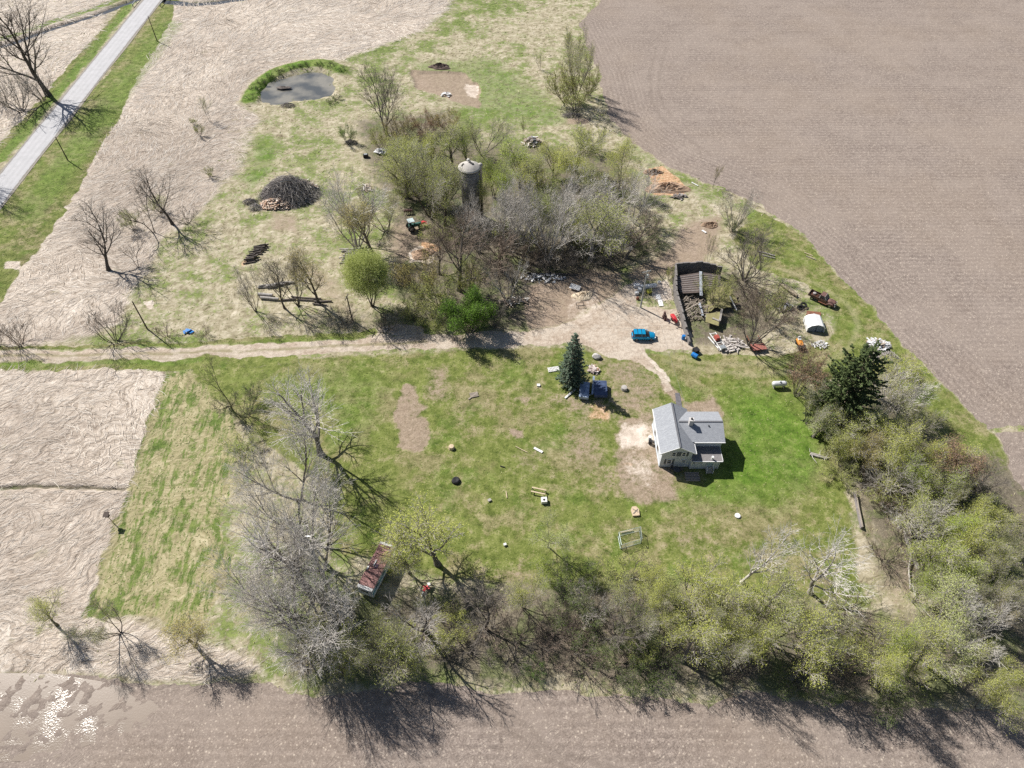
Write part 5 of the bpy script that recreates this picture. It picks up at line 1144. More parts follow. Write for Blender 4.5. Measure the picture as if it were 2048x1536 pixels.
for i in range(190):
    u,v=rg.uniform(1354,1418),rg.uniform(566,640); p=lo(u,v); a=rg.random()*3.14; L=rg.uniform(.4,1.6); z=rg.uniform(.1,.8)
    mb.bar((p[0]-math.cos(a)*L,p[1]-math.sin(a)*L,z),(p[0]+math.cos(a)*L,p[1]+math.sin(a)*L,z+rg.uniform(-.3,.4)),rg.uniform(.05,.16),.05)
mb.build('broken_timber',M('grey_timber',(.36,.31,.26),(.18,.15,.125),2.,.9),barn)
wallseg('stone_wall',[(*lo(1408,640),1.1),(*lo(1436,652),1.3),(*lo(1441,628),1.3)],.35,1,STONE)
MB().slab([(*lo(1412,628,1.),1.05),(*lo(1440,624,1.2),1.25),(*lo(1437,652,1.1),1.15),(*lo(1411,644,1.),1.05)],.1).build('low_roof',MATS['mossy_roof'],barn)
MB().bar((*lo(1352,635),.5),(*lo(1395,618),1.6),.2,.2).build('fallen_beam',WOOD,barn)
# --- heaps
def heap(name,label,cat,u,v,rx,ry,h,mat,seed,amp=.35,group=None,pts=None):
    x,y=G(u,v); vs=[];fs=[]; nr,na=9,30; r_=random.Random(seed); ph=[r_.random()*6.28 for _ in range(5)]
    for i in range(nr+1):
        q=i/nr
        for j in range(na):
            a=6.283*j/na; w_=1+.14*math.sin(2*a+ph[0])+.1*math.sin(3*a+ph[1])+.07*math.sin(5*a+ph[2])
            z=h*(1-q)**.85*(1-amp*r_.random())*(1 if q<1 else 0)-(.1 if q==1 else 0)
            vs.append((rx*q*w_*math.cos(a)+r_.gauss(0,.05)*rx*.3,ry*q*w_*math.sin(a)+r_.gauss(0,.05)*ry*.3,z))
    for i in range(nr):
        for j in range(na): fs.append((i*na+j,i*na+(j+1)%na,(i+1)*na+(j+1)%na,(i+1)*na+j))
    o=MB().add(vs,fs).build(name,mat); o.location=(x,y,0); return tag(o,label,cat,group)
SANDM=M('sand_heap_mat',(.62,.53,.40),(.44,.35,.25),1.5,.95,bump=.5); ORS=M('orange_soil',(.47,.335,.235),(.27,.18,.125),1.2,.95,bump=.8,detail=8)
heap('sand_heap','pale sand heap with a scooped side in the middle of the farmyard','sand heap',1166,592,1.9,1.6,.95,SANDM,1)
heap('sand_heap','pale and orange sand heap half hidden behind an amber bush','sand heap',845,508,2.4,1.9,1.2,ORS,2)
heap('soil_heap','large orange brown soil heap dug up at the edge of the upper field','soil heap',1335,376,4.6,2.6,1.5,ORS,3,.6)
heap('soil_heap','dark soil heap at the upper end of the orange one','soil heap',1305,345,2.2,1.2,1.1,EARTH,4,.6)
heap('soil_heap','dark earth heap at the back of the dried mud flat','soil heap',880,134,3.4,1.6,1.4,M('dark_earth',(.19,.14,.12),(.09,.065,.055),1.3,.95,bump=.9),5,.55)
heap('soil_heap','small brown rubble heap beside the track above the barn ruin','soil heap',1420,450,2.1,1.1,.8,EARTH,6,.6)
heap('mud_island','small dark mud island in the pond','mud bank',567,175,1.9,.9,.35,M('mud',(.14,.115,.10),(.08,.065,.06),2.,.7),7)
def sticks(mb,n,rx,ry,h,rad,L,fl=.35,seed=0,mi=0,dirn=None):
    r_=random.Random(seed)
    for i in range(n):
        q=math.sqrt(r_.random()); a=r_.random()*6.283; x,y=q*rx*math.cos(a),q*ry*math.sin(a); z=h*(1-q*q)*r_.uniform(.35,1.05)+.05
        b=(dirn if dirn is not None else a)+r_.gauss(0,.7); l=L*r_.uniform(.4,1.3); dz=l*r_.gauss(0,fl)*.5
        if dirn is None: dz=-abs(dz)-l*.2
        p=(x-math.cos(b)*l/2,y-math.sin(b)*l/2,max(.03,z-dz*.5)); q2=(x+math.cos(b)*l/2,y+math.sin(b)*l/2,max(.03,z+dz*.5))
        md=((p[0]+q2[0])/2,(p[1]+q2[1])/2,(p[2]+q2[2])/2+l*.05); rr=rad*r_.uniform(.4,1.4)
        mb.tube([p,md,q2],[rr,rr*.8,rr*.4],4,mi,False)
STK=islandmat('brush_sticks',[(.18,.155,.145),(.34,.31,.29),(.52,.48,.45),(.68,.64,.60)]); STKD=islandmat('brush_dark',[(.12,.105,.10),(.25,.225,.21),(.42,.385,.36)]); PLK=islandmat('debris_planks',[(.16,.12,.10),(.34,.27,.21),(.52,.45,.38),(.74,.71,.68)]); RUB=islandmat('split_wood',[(.32,.19,.13),(.52,.36,.26),(.66,.52,.41),(.74,.65,.57)]); WHT=islandmat('white_scraps',[(.30,.30,.31),(.55,.55,.56),(.74,.74,.74),(.82,.82,.82)])
def pile(name,label,cat,u,v,parts,rz=0.,group=None):
    x,y=G(u,v); t=thing(name,label,cat,(x,y,0),rz,group)
    for nm,mat,fn in parts:
        mb=MB(); fn(mb); mb.build(nm,mat,t)
    return t
def planks(n,rx,ry,h,L,w_,seed):
    def f(mb):
        r_=random.Random(seed)
        for i in range(n):
            q=math.sqrt(r_.random()); a=r_.random()*6.283; x,y=q*rx*math.cos(a),q*ry*math.sin(a); z=h*(1-q*q)*r_.uniform(.4,1.)+.08; b=r_.random()*3.14; l=L*r_.uniform(.35,1.2)
            mb.bar((x-math.cos(b)*l/2,y-math.sin(b)*l/2,z+r_.uniform(-.12,.2)),(x+math.cos(b)*l/2,y+math.sin(b)*l/2,z+r_.uniform(-.12,.2)),w_*r_.uniform(.5,1.4),.06)
    return f
stk=lambda *a,**k:(lambda mb:sticks(mb,*a,**k))
brushp=pile('brush_pile','huge grey brush and wood pile in the western meadow','brush pile',580,390,[('brush',STKD,stk(1900,6.0,4.6,4.0,.035,3.0,seed=1)),('twigs',STK,stk(1700,6.3,4.9,4.3,.03,2.6,seed=2)),('limbs',STK,stk(90,5.4,4.2,4.7,.10,3.6,seed=3)),('tangle',PLK,lambda mb:planks(90,2.2,2.2,2.6,1.8,.18,4)(mb))])
def offset_children(t,name,dx,dy):
    for c in t.children:
        if c.name.split('.')[0]==name: c.location=(dx,dy,0)
offset_children(brushp,'tangle',3.6,1.6)
pile('split_log_pile','heap of orange split firewood at the front of the huge brush pile','firewood heap',556,410,[('wood',RUB,lambda mb:planks(420,3.9,1.9,1.5,.85,.28,5)(mb))])
o=pile('tarp_scrap','bright blue tarp scrap at the foot of the huge brush pile','tarp',612,400,[('sheet',BLUE,lambda mb:planks(10,.7,.35,.5,.7,.5,6)(mb))])
pile('brush_pile','small dark brush heap left of the huge brush pile, upper of two','brush pile',501,405,[('brush',STKD,stk(220,1.6,1.,.8,.025,1.4,seed=7))])
pile('brush_pile','small grey brush heap left of the huge brush pile, lower of two','brush pile',512,416,[('brush',STK,stk(220,1.5,1.1,.9,.025,1.4,seed=8))])
pile('brush_pile','small brush heap beside the dark evergreen bush','brush pile',702,286,[('brush',STKD,stk(200,1.5,.9,.8,.025,1.3,seed=9))])
pile('brush_pile','small brush heap at the near edge of the pond','brush pile',576,212,[('brush',STKD,stk(200,1.9,1.0,.7,.025,1.3,seed=10))])
pile('debris_heap','white and grey debris heap at the west corner of the silo wood','debris heap',763,305,[('scraps',WHT,lambda mb:planks(60,1.5,1.1,.9,.9,.4,11)(mb))])
pile('debris_heap','grey timber debris heap with white sheets north of the silo wood','debris heap',1066,286,[('timber',PLK,lambda mb:planks(110,2.1,1.7,1.5,1.9,.25,12)(mb)),('scraps',WHT,lambda mb:planks(30,1.4,1.3,1.6,1.,.4,13)(mb))])
pile('lumber_heap','heap of white boards and sheets on the grass track behind the pine','lumber heap',1755,692,[('boards',WHT,lambda mb:planks(70,1.9,1.4,.9,1.7,.26,14)(mb)),('timber',PLK,lambda mb:planks(40,1.7,1.1,1.0,1.2,.3,15)(mb))])
pile('brush_pile','grey brush heap below the white lumber heap','brush pile',1768,716,[('brush',STK,stk(320,2.6,1.4,.9,.03,1.7,seed=16))])
pile('rubble_heap','grey rubble strip along the south edge of the silo wood','rubble heap',1085,557,[('rubble',WHT,lambda mb:planks(110,4.5,1.3,.35,.45,.3,17)(mb))])
pile('lumber_heap','fan of old boards between the brush pile and the pale grey tree','lumber heap',730,378,[('boards',PLK,lambda mb:planks(26,1.6,1.3,.3,2.2,.14,18)(mb))])
pile('debris_heap','black and white scrap heap left of the two tyres','debris heap',1568,616,[('scraps',islandmat('dark_scraps',[(.03,.03,.035),(.06,.06,.065),(.16,.14,.13),(.62,.61,.60)]),lambda mb:planks(70,1.9,1.2,.6,.8,.28,19)(mb))])
pile('debris_heap','thin pale debris strewn below the orange machine','debris heap',1640,690,[('scraps',WHT,lambda mb:planks(70,1.6,1.0,.12,.4,.14,21)(mb))])
pile('debris_heap','black and white scrap left over at the orange soil heap','debris heap',1358,394,[('scraps',STKD,lambda mb:planks(34,1.6,.8,.5,1.2,.25,22)(mb))])
pile('debris_heap','heap of old boards at the foot of the dense brown tree','debris heap',1460,690,[('boards',STK,lambda mb:planks(60,2.6,1.6,.5,2.2,.2,23)(mb))])
pile('brush_pile','brush heap on the field edge below the top willow','brush pile',1145,232,[('brush',STKD,stk(200,2.6,1.0,.6,.03,1.6,seed=24))])
pile('debris_heap','crumpled white sheet scraps on the dried mud flat','debris heap',892,190,[('scraps',WHT,lambda mb:planks(22,1.6,1.0,.5,1.1,.3,25)(mb))])
pile('debris_heap','pile of pale boards around the foot of the dead tree','debris heap',1028,604,[('boards',PLK,lambda mb:planks(40,2.4,1.2,.6,1.8,.2,26)(mb))])
# --- logs
LOG=M('log_bark',(.20,.17,.15),(.075,.065,.06),5.,.9,stretch=(1,3,3)); LOGG=M('log_grey',(.50,.47,.44),(.30,.28,.26),4.,.9,stretch=(1,3,3)); CUT=M('cut_wood',(.62,.50,.36),(.48,.37,.25),4.,.85)
def logmesh(L,r,bark,seed):
    r_=random.Random(seed); mb=MB(); mb.tube([(-L/2+L*i/4,r_.uniform(-.04,.04),r_.uniform(-.03,.03)) for i in range(5)],[r*1.05,r,r*.97,r*.92,r*.88],9)
    o=mb.build('log',bark)
    c1=MB().lathe([(r*.9,-L/2-.012),(.01,-L/2-.02)],(0,0,0),9,axis='X',cap=False).build('cut_end',CUT,o); c2=MB().lathe([(r*.78,L/2+.012),(.01,L/2+.02)],(0,0,0),9,axis='X',cap=False).build('cut_end',CUT,o)
    return o
def logs(label,group,spots,L,r,bark,seed):
    base=None
    for k,(x,y,z,a) in enumerate(spots):
        if base is None: o=base=logmesh(L,r,bark,seed)
        else: o=copy_tree(base)
        o.location=(x,y,z); o.rotation_euler=(0,0,a); o.scale=(rg.uniform(.75,1.1),)*1+(rg.uniform(.8,1.2),)*2; tag(o,label,'log',group)
def stack(u0,v0,u1,v1,n,layers,L,r,label,group,bark,seed,da=0,jl=.25):
    a0=Vector(G(u0,v0)); a1=Vector(G(u1,v1)); d=(a1-a0).normalized(); pa=math.atan2(d.y,d.x)+R(90)+da; sp=[]
    for l in range(layers):
        m=n-l
        for i in range(m):
            p=a0.lerp(a1,(i+.5+.5*l)/n); sp.append((p.x+math.cos(pa)*rg.gauss(0,jl),p.y+math.sin(pa)*rg.gauss(0,jl),r*.9+l*r*1.7,pa+rg.gauss(0,.1)))
    logs(label,group,sp,L,r,bark,seed)
stack(497,527,508,510,5,3,2.2,.15,'short black log in the nearer half of the dark stack in the meadow','logs of the nearer dark stack half',LOG,1,R(28))
stack(508,512,527,490,6,3,2.4,.15,'short black log in the farther half of the dark stack in the meadow','logs of the farther dark stack half',LOG,2,R(30))
stack(700,528,702,497,8,3,3.2,.15,'grey log in the stack beside the lime willow','logs of the stack by the willow',LOGG,3,R(0),.35)
stack(525,576,567,568,7,2,2.4,.17,'weathered log in the heap behind the driveway row of trees','logs of the weathered heap',LOGG,4,R(80),.5)
sp=[]
for (u,v,a_) in ((532,592,-4),(540,599,-6)): x,y=G(u,v); sp.append((x,y,.33,R(a_)))
logs('thick smooth grey log, one of two lying by the driveway trees','pair of thick grey logs',sp,3.7,.33,LOGG,5)
sp=[]
for (u,v,a_) in ((578,600,8),(600,596,-8),(612,601,-4),(628,598,-2),(646,604,3),(640,610,-8)): x,y=G(u,v); sp.append((x,y,.18,R(a_)))
logs('slender log scattered between the last two driveway trees','slender scattered logs',sp,3.2,.17,LOG,6)
x,y=G(580,566); logs('lone short log at the right end of the weathered heap',None,[(x,y,.2,R(5))],1.7,.2,LOGG,7)
for (u,v,w_,L,r,lb,mt) in ((1533,508,-24,3.4,.13,'pale log lying above the loop track, upper of two',LOGG),(1537,514,-24,3.2,.12,'pale log lying above the loop track, lower of two',LOGG),(1636,914,-20,3.0,.15,'pale fallen log with stub branches on the lawn by the wood',LOGG),(1075,549,-12,5.5,.17,'long dark log at the south edge of the silo wood',LOG),(1123,549,-4,6.,.15,'long dark log right of the other at the south edge of the silo wood',LOG)):
    x,y=G(u,v); logs(lb,None,[(x,y,r,R(w_))],L,r,mt,rg.randint(1,99))
x,y=G(1636,914); 
# --- poles and wires
def pole(u,v,top,label,arm=True,mat=DKWOOD,r=.14,rz=0.,trans=False):
    x,y=G(u,v); h=HT(u,v,top); t=thing('utility_pole',label,'pole',(x,y,0),rz)
    MB().tube([(0,0,-.1),(0,0,h)],[r,r*.68],8).build('shaft',mat,t)
    if arm:
        MB().box((0,.1,h-.35),(1.7,.1,.12)).build('crossarm',mat,t)
        for k in (-.75,-.3,.3,.75): MB().lathe([(.04,h-.29),(.06,h-.2),(.03,h-.12)],(k,.1,0),7).build('insulator',GALV,t)
    if trans: MB().lathe([(.02,h-1.75),(.19,h-1.72),(.2,h-1.1),(.02,h-1.03)],(.3,0,0),12).build('transformer',GALV,t)
    return (x,y,h)
P1=pole(294.5,657.5,603,'leaning dark utility pole on the straw bank above the driveway',False)
P2=pole(314.5,82.5,32,'utility pole at the top of the road nearest the bridge',False)
P3=pole(136,321,274,'utility pole beside the road halfway down its verge',False)
P4=pole(705,641,592,'utility pole with a crossarm beside the driveway willow',True,rz=R(80))
P5=pole(1281,615,541,'pale grey utility pole in front of the barn ruin',True,M('grey_pole',(.42,.43,.42),(.30,.31,.30),4.,.85),.17,R(20),True)
def wire(a,b,label,sag=.7,off=0.):
    pts=[]
    for i in range(17):
        t=i/16; pts.append((a[0]+(b[0]-a[0])*t,a[1]+(b[1]-a[1])*t+off,a[2]+(b[2]-a[2])*t-sag*4*t*(1-t)-.25))
    o=MB().tube(pts,.016,4).build('power_line',M('wire',(.22,.22,.22),(.16,.16,.16),2.,.6)); tag(o,label,'cable')
wire(P1,P4,'power line between the leaning pole and the crossarm pole',.9)
wire(P4,P5,'upper power line between the crossarm pole and the barn pole',1.4,.5)
wire(P4,P5,'lower power line between the crossarm pole and the barn pole',1.9,-.5)
wire(P2,P3,'power line along the road verge between its two poles',1.)
wire(P5,(27.4,69.2,5.0),'service cable from the barn pole to the farmhouse',.9)
x,y=G(661,1182); h=HT(661,1182,1072); t=thing('light_pole','bare slim wooden pole standing among the tall trees left of the camper','pole',(x,y,0)); MB().tube([(0,0,-.1),(.1,0,h*.6),(0,0,h)],[.14,.12,.09],7).build('shaft',BK['pale'],t); MB().box((.2,0,h-.1),(.55,.14,.12)).build('lamp_arm',GALV,t)
# --- yard things
def at(name,label,cat,u,v,parts,rz=0.,group=None):
    x,y=G(u,v); t=thing(name,label,cat,(x,y,0),rz,group)
    for nm,mat,mb in parts: mb.build(nm,mat,t)
    return t
def boulder(u,v,rx,ry,h,label,mat,seed):
    r_=random.Random(seed); bm=bmesh.new(); bmesh.ops.create_icosphere(bm,subdivisions=3,radius=1)
    o3=[(r_.uniform(-1,1),r_.uniform(-1,1),r_.uniform(-1,1)) for _ in range(9)]
    for vt in bm.verts:
        k=1.0
        for q in o3:
            n_=Vector(q).normalized(); k=min(k,(.72+.2*abs(q[0]))/max(.3,vt.co.normalized().dot(n_)) if vt.co.normalized().dot(n_)>.3 else k)
        vt.co*=k; vt.co.x*=rx; vt.co.y*=ry; vt.co.z=vt.co.z*h*.6+h*.35
    me=bpy.data.meshes.new('boulder'); bm.to_mesh(me); bm.free(); me.materials.append(mat); o=bpy.data.objects.new('boulder',me); COL.objects.link(o); x,y=G(u,v); o.location=(x,y,0); o.rotation_euler=(0,0,r_.random()*6); tag(o,label,'boulder')
BST=M('boulder_stone',(.55,.53,.51),(.36,.34,.33),3.,.9,bump=.5)
boulder(1193,715,.85,.65,.85,'large pale boulder right of the spruce',BST,3)
def pallet(name,label,u,v,rz,w_=1.6,l_=1.2,mat=WHITE):
    a=MB(); b=MB()
    for i in range(8): a.box((-w_/2+w_*(i+.5)/8,0,.13),(w_/8*.6,l_,.025))
    for yy in (-l_/2+.05,0,l_/2-.05): b.box((0,yy,.06),(w_,.09,.11))
    at(name,label,'pallet',u,v,[('slats',mat,a),('bearers',mat,b)],rz)
pallet('wooden_pallet','white slatted pallet lying left of the spruce',1107,739,R(12),2.0,1.0)
pallet('wooden_pallet','grey pallet with a loose beam on the lawn left of the spruce',948,790,R(15),1.4,1.0,WOOD)
def plank(u0,v0,u1,v1,label,w_=.22,h=.07,mat=WHITE,z=.06,name='plank',cat='plank'):
    a,b=G(u0,v0),G(u1,v1); mb=MB(); mb.bar((a[0],a[1],z),(b[0],b[1],z+.02),w_,h); o=mb.build(name,mat); tag(o,label,cat); return o
plank(937,799,955,785,'grey loose beam beside the grey pallet on the lawn',.24,.12,WOOD)
plank(1130,797,1151,779,'white plank leaning beside the covered trailers',.3,.1,WHITE,.12)
plank(1162,793,1181,790,'white plank on the ground in front of the covered trailers',.22,.1,WHITE)
plank(1068,896,1085,905,'white board lying in the middle of the lawn',.4,.08,WHITE)
plank(1031,893,1054,905,'thin pale pole on the lawn left of the white board',.09,.07,WOODL)
plank(1000,932,1010,935,'short dark stick on the lawn below the thin pale pole',.12,.08,DARK)
plank(1012,983,1014,996,'short yellow lath on the lawn left of the saw bench',.12,.06,WOODL)
plank(1416,675,1440,702,'long white plank left of the junk trailer by the barn ruin',.22,.1,WHITE,.15)
plank(1608,505,1625,512,'pale board on the grass above the loop track, upper one',.14,.07,WOODL); plank(1612,512,1632,520,'weathered board on the grass above the loop track, lower one',.16,.08,WOOD)
plank(1383,365,1396,372,'white board on the grass by the orange soil heap',.22,.08,WHITE)
plank(1404,461,1412,466,'short white board beside the brown rubble heap',.4,.1,WHITE)
plank(826,348,834,344,'white board standing in the olive trees left of the silo',.2,.1,WHITE,.5)
plank(1262,1156,1285,1162,'pale fallen branch in brush below the wire pen',.12,.1,BK['pale'])
# saw bench, white box, stump, lids
a=MB()
for sg in (-1,1): a.bar((-1.1,sg*.35,.5),(1.1,sg*.35,.5),.2,.07)
b=MB()
for xx in (-1.0,1.0):
    for sg in (-1,1): b.bar((xx,sg*.5,0),(xx,sg*.25,.5),.07,.07)
    b.bar((xx,-.45,.42),(xx,.45,.42),.08,.08)
at('saw_bench','bench of two yellow boards on trestles in the middle of the lawn','bench',1077,985,[('boards',WOODL,a),('trestle',DARK,b)],R(-14))
a=MB(); a.box((0,0,.3),(.85,.85,.6)); b=MB(); b.lathe([(.18,.58),(.18,.62),(.01,.62)],(0,-.05,0),12)
at('appliance','white square box with a round hole standing on the lawn','appliance',1088,1003,[('body',WHITE,a),('drum_hole',DARK,b)],R(4))
a=MB(); a.lathe([(.5,0),(.42,.25),(.4,.5),(.02,.52)],(0,0,0),12)
at('tree_stump','pale topped stump on the lawn with a dark shadow','stump',903,896,[('wood',CUT,a)])
a=MB(); a.lathe([(.55,0),(.5,.5),(.2,.55)],(0,0,0),12); at('stone_planter','pale weathered stone planter on the bare yard right of the spruce','planter',1248,778,[('bowl',CONC,a)])
a=MB(); a.lathe([(.42,0),(.42,.16),(.36,.2),(.02,.22)],(0,0,0),18); at('well_cover','round white well cover on the grass right of the farmhouse','cover',1475,1032,[('lid',WHITE,a)])
a=MB(); a.prism([(-.5,-.75),(.5,-.75),(.6,.3),(.3,.8),(-.3,.8),(-.6,.3)],0,.28); b=MB(); b.bar((-.4,-.4,.32),(.4,.3,.32),.12,.08); b.bar((-.3,.4,.32),(.35,-.2,.32),.12,.08)
at('stump_table','large cut stump with crossed boards in the green patch','stump',1270,1024,[('wood',CUT,a),('boards',WOOD,b)],R(5))
a=MB(); a.box((0,0,.15),(.4,.34,.3)); at('small_box','small white box on the lawn right of the camper','box',1010,1090,[('body',WHITE,a)],R(20))
a=MB(); a.box((0,0,.12),(.5,.4,.24)); at('small_box','pale stone block on the lawn left of the white appliance','box',979,1001,[('body',CONC,a)],R(30))
a=MB(); a.box((0,0,.1),(.55,.5,.2)); at('small_box','white block on the lawn left of the spruce','box',1077,771,[('body',WHITE,a)],R(0))
a=MB(); a.lathe([(.7,-.05),(.62,.3),(.45,.42),(.02,.35)],(0,0,0),12); at('burn_pit','dark burnt stump in a green tuft on the lawn','stump',912,962,[('wood',DARK,a)])
# wire pen
p=[G(1236,1073),G(1279,1062),G(1282,1086),G(1241,1098)]
cx=sum(q[0] for q in p)/4; cy=sum(q[1] for q in p)/4; t=thing('wire_pen','square chain-link dog pen on the grass near the belt','pen',(cx,cy,0)); q=[(a-cx,b-cy) for a,b in p]; CH=M('chain_link',(.50,.58,.56),(.40,.47,.46),2.,.5,.4)
for i in range(4):
    a,b=Vector(q[i]),Vector(q[(i+1)%4]); MB().tube([(a.x,a.y,0),(a.x,a.y,1.25)],.04,6).build('post',GALV,t); mb=MB(); L=(b-a).length
    for z in (.04,1.22): mb.tube([(a.x,a.y,z),(b.x,b.y,z)],.03,5)
    k=int(L/.16)
    for j in range(k):
        for sg in (0,1):
            c=a.lerp(b,(j+.5)/k); d=a.lerp(b,min(1,max(0,(j+.5+(3.5 if sg else -3.5))/k))); mb.tube([(c.x,c.y,.05),(d.x,d.y,1.2)],.011,3,0,False)
    mb.build('mesh_panel',CH,t)
MB().bar((q[0][0]+.4,q[0][1]+.6,.15),(q[0][0]+2.2,q[0][1]+1.0,.2),.2,.06).build('board',WOODL,t)
# propane tank
a=MB(); a.lathe([(.02,-1.25),(.25,-1.22),(.42,-1.08),(.48,-.85),(.48,.85),(.42,1.08),(.25,1.22),(.02,1.25)],(0,0,.85),18,axis='X'); b=MB(); b.lathe([(.16,1.3),(.16,1.5),(.02,1.56)],(0,0,0),12); c=MB(); c.box((-.8,0,.2),(.16,.8,.4)); c.box((.8,0,.2),(.16,.8,.4))
x,y=G(1556,774); t=at('propane_tank','silver white propane tank lying beside the reddish bush','tank',1556,774,[('shell',M('tank_paint',(.72,.73,.75),(.62,.63,.66),2.,.35,.2),a),('valve_cover',GALV,b),('cradle',CONC,c)],R(2))
for ch_ in t.children: ch_.data.polygons.foreach_set('use_smooth',[True]*len(ch_.data.polygons)) if ch_.name.startswith('shell') else None
# barrels
def barrel(u,v,label,mat,lying=None,r=.32,h=.92):
    x,y=G(u,v); mb=MB(); mb.lathe([(r*.92,0),(r,.05),(r*1.03,h*.33),(r,h*.36),(r*1.03,h*.66),(r,h*.95),(r*.92,h),(.02,h-.02)],(0,0,0),14); o=mb.build('barrel',mat); o.location=(x,y,0 if lying is None else r); tag(o,label,'barrel')
    if lying is not None: o.rotation_euler=(R(90),0,lying)
barrel(1366,678,'blue barrel standing by the low end of the barn wall',BLUE); barrel(1383,711,'bright blue barrel lying beside the black crate',BLUE,R(50),.42,1.1)
barrel(1741,944,'pale blue barrel in the thicket of the eastern wood',M('pale_blue',(.36,.50,.56),(.28,.40,.46),2.,.5)); barrel(1733,949,'grey green barrel beside the pale blue one in the thicket',M('grey_green',(.36,.42,.38),(.27,.32,.29),2.,.5))
barrel(1300,887,'black rain barrel against the side of the farmhouse',DARK,None,.3,.8); barrel(1299,879,'white barrel against the side of the farmhouse',WHITE,None,.28,.8)
a=MB(); a.box((0,0,.35),(.9,.9,.7)); a.box((0,0,.73),(.98,.98,.06)); at('crate','black crate beside the bright blue barrel','crate',1391,704,[('body',DARK,a)],R(25))
a=MB(); a.box((0,0,.6),(.75,.9,1.2),taper=.9); b=MB(); b.box((0,0,1.24),(.75,.9,.08)); at('wheelie_bin','tall black bin at the east corner of the silo wood','bin',1316,494,[('body',DARK,a),('lid',MATS['rubber'],b)],R(30))
a=MB(); a.box((0,0,.35),(1.2,.8,.7)); a.box((0,0,.72),(1.0,.6,.06)); at('black_box','black box on the grass left of the white debris heap','box',732,314,[('body',DARK,a),('lid',GALV,MB().box((0,0,.77),(.7,.4,.04)))],R(8))
# tyres
for k,(u,v,lb) in enumerate(((1600,617,'big black tyre lying left of the other behind the white shelter'),(1606,613,'big black tyre lying right of the other behind the white shelter'))):
    x,y=G(u,v); o=MB().lathe([(.34,.05),(.6,.02),(.66,.12),(.66,.26),(.6,.36),(.34,.33),(.34,.05)],(0,0,0),16,cap=False).build('tyre',MATS['rubber']); o.location=(x,y,.02+.2*k); o.rotation_euler=(.1*k,.1,0); tag(o,lb,'tyre')
# boat full of leaves
a=ang((1560,566),(1594,592)); mb=MB(); 
def hull(sc,z0): 
    return [(-2.2,[(0,.5),(0,.5),(0,.45),(0,.5)])]
secs=[]
for i in range(9):
    q=i/8; xx=-2.2+4.4*q; w_=.5*math.sin(math.pi*min(1,.12+q*.88))**.7 if q<1 else .28
    secs.append((xx,[(-w_,.55),(-w_*.7,.1),(w_*.7,.1),(w_,.55),(w_*.88,.55),(w_*.6,.2),(-w_*.6,.2),(-w_*.88,.55)]))
loft(mb,secs); lv=MB(); lv.prism([(-1.9,-.12),(-1,-.34),(1.6,-.36),(2.0,-.2),(2.0,.2),(1.6,.36),(-1,.34),(-1.9,.12)],.2,.42)
at('rowing_boat','narrow old boat full of dead leaves near the rusty pickup','boat',1577,582,[('hull',WOOD,mb),('leaf_litter',PLK if 0 else M('dead_leaves',(.44,.38,.27),(.26,.21,.15),5.,.95,bump=.6),lv)],a)
# orange machine
a=MB(); loft(a,[(-.9,rrect(.42,.35,.8)),(-.2,rrect(.46,.35,.95)),(.9,rrect(.38,.35,.85))]); b=MB(); b.box((1.1,0,.45),(.9,1.1,.8),taper=.8); c=MB(); c.box((-.55,0,.98),(.5,.5,.2)); c.box((-.78,0,1.2),(.12,.5,.4))
t=at('garden_tractor','small orange ride-on tractor with a black front beside the white shelter','tractor',1598,690,[('hood',M('orange_paint',(.70,.30,.05),(.52,.20,.04),2.,.5),a),('mower_deck',DARK,b),('seat',WHITE,c)],R(-84))
for xx in (-.6,.55):
    for yy in (-.48,.48): wheel(t,xx,yy,.28,.18)
# red machines by barn wall
a=MB(); loft(a,[(-1.1,rrect(.22,.3,.7)),(-.3,rrect(.34,.25,.95)),(.7,rrect(.36,.25,.9)),(1.1,rrect(.22,.3,.6))]); b=MB(); b.bar((-1.0,-.2,.8),(-1.7,-.3,1.2),.05,.05); b.bar((-1.0,.2,.8),(-1.7,.3,1.2),.05,.05)
t=at('snow_blower','red machine with handlebars beside the barn wall','machine',1347,640,[('housing',M('red_paint',(.62,.05,.06),(.42,.03,.04),2.,.5),a),('handlebar',DARK,b)],R(108)); wheel(t,.1,.4,.25,.15); wheel(t,.1,-.4,.25,.15)
a=MB(); a.box((0,0,.5),(.62,1.25,1.0),taper=.55); a.box((0,.35,1.1),(.3,.4,.4)); a.bar((0,-.4,.9),(0,-1.1,.5),.12,.12); at('plough','dark rusty plough standing on the gravel beside the red machine','plough',1329,637,[('frame',M('dark_rust',(.12,.065,.06),(.07,.04,.038),2.5,.85),a)],R(12))
# green tractor with red implement
t=thing('farm_tractor','dark green tractor parked in the shade left of the silo','tractor',(*G(828,458),0),R(25)); GT=M('tractor_green',(.05,.14,.12),(.03,.09,.08),2.,.5)
mb=MB(); loft(mb,[(.1,rrect(.36,.6,1.35)),(1.5,rrect(.32,.6,1.25)),(1.75,rrect(.26,.65,1.1))]); mb.build('hood',GT,t); MB().box((-.5,0,.95),(1.1,.7,.7)).build('body',GT,t); MB().box((-.7,0,1.5),(.5,.5,.12)).build('seat',DARK,t)
mb=MB()
for xx in (-1.0,.05):
    for yy in (-.6,.6): mb.bar((xx,yy,1.2),(xx,yy,2.25),.07,.07)
mb.build('cab_frame',DARK,t); MB().box((-.48,0,2.3),(1.3,1.45,.1)).build('cab_roof',M('tractor_roof',(.50,.60,.62),(.40,.48,.50),2.,.5),t)
for yy in (-.75,.75): wheel(t,-.75,yy,.72,.36)
for yy in (-.62,.62): wheel(t,1.25,yy,.42,.26)
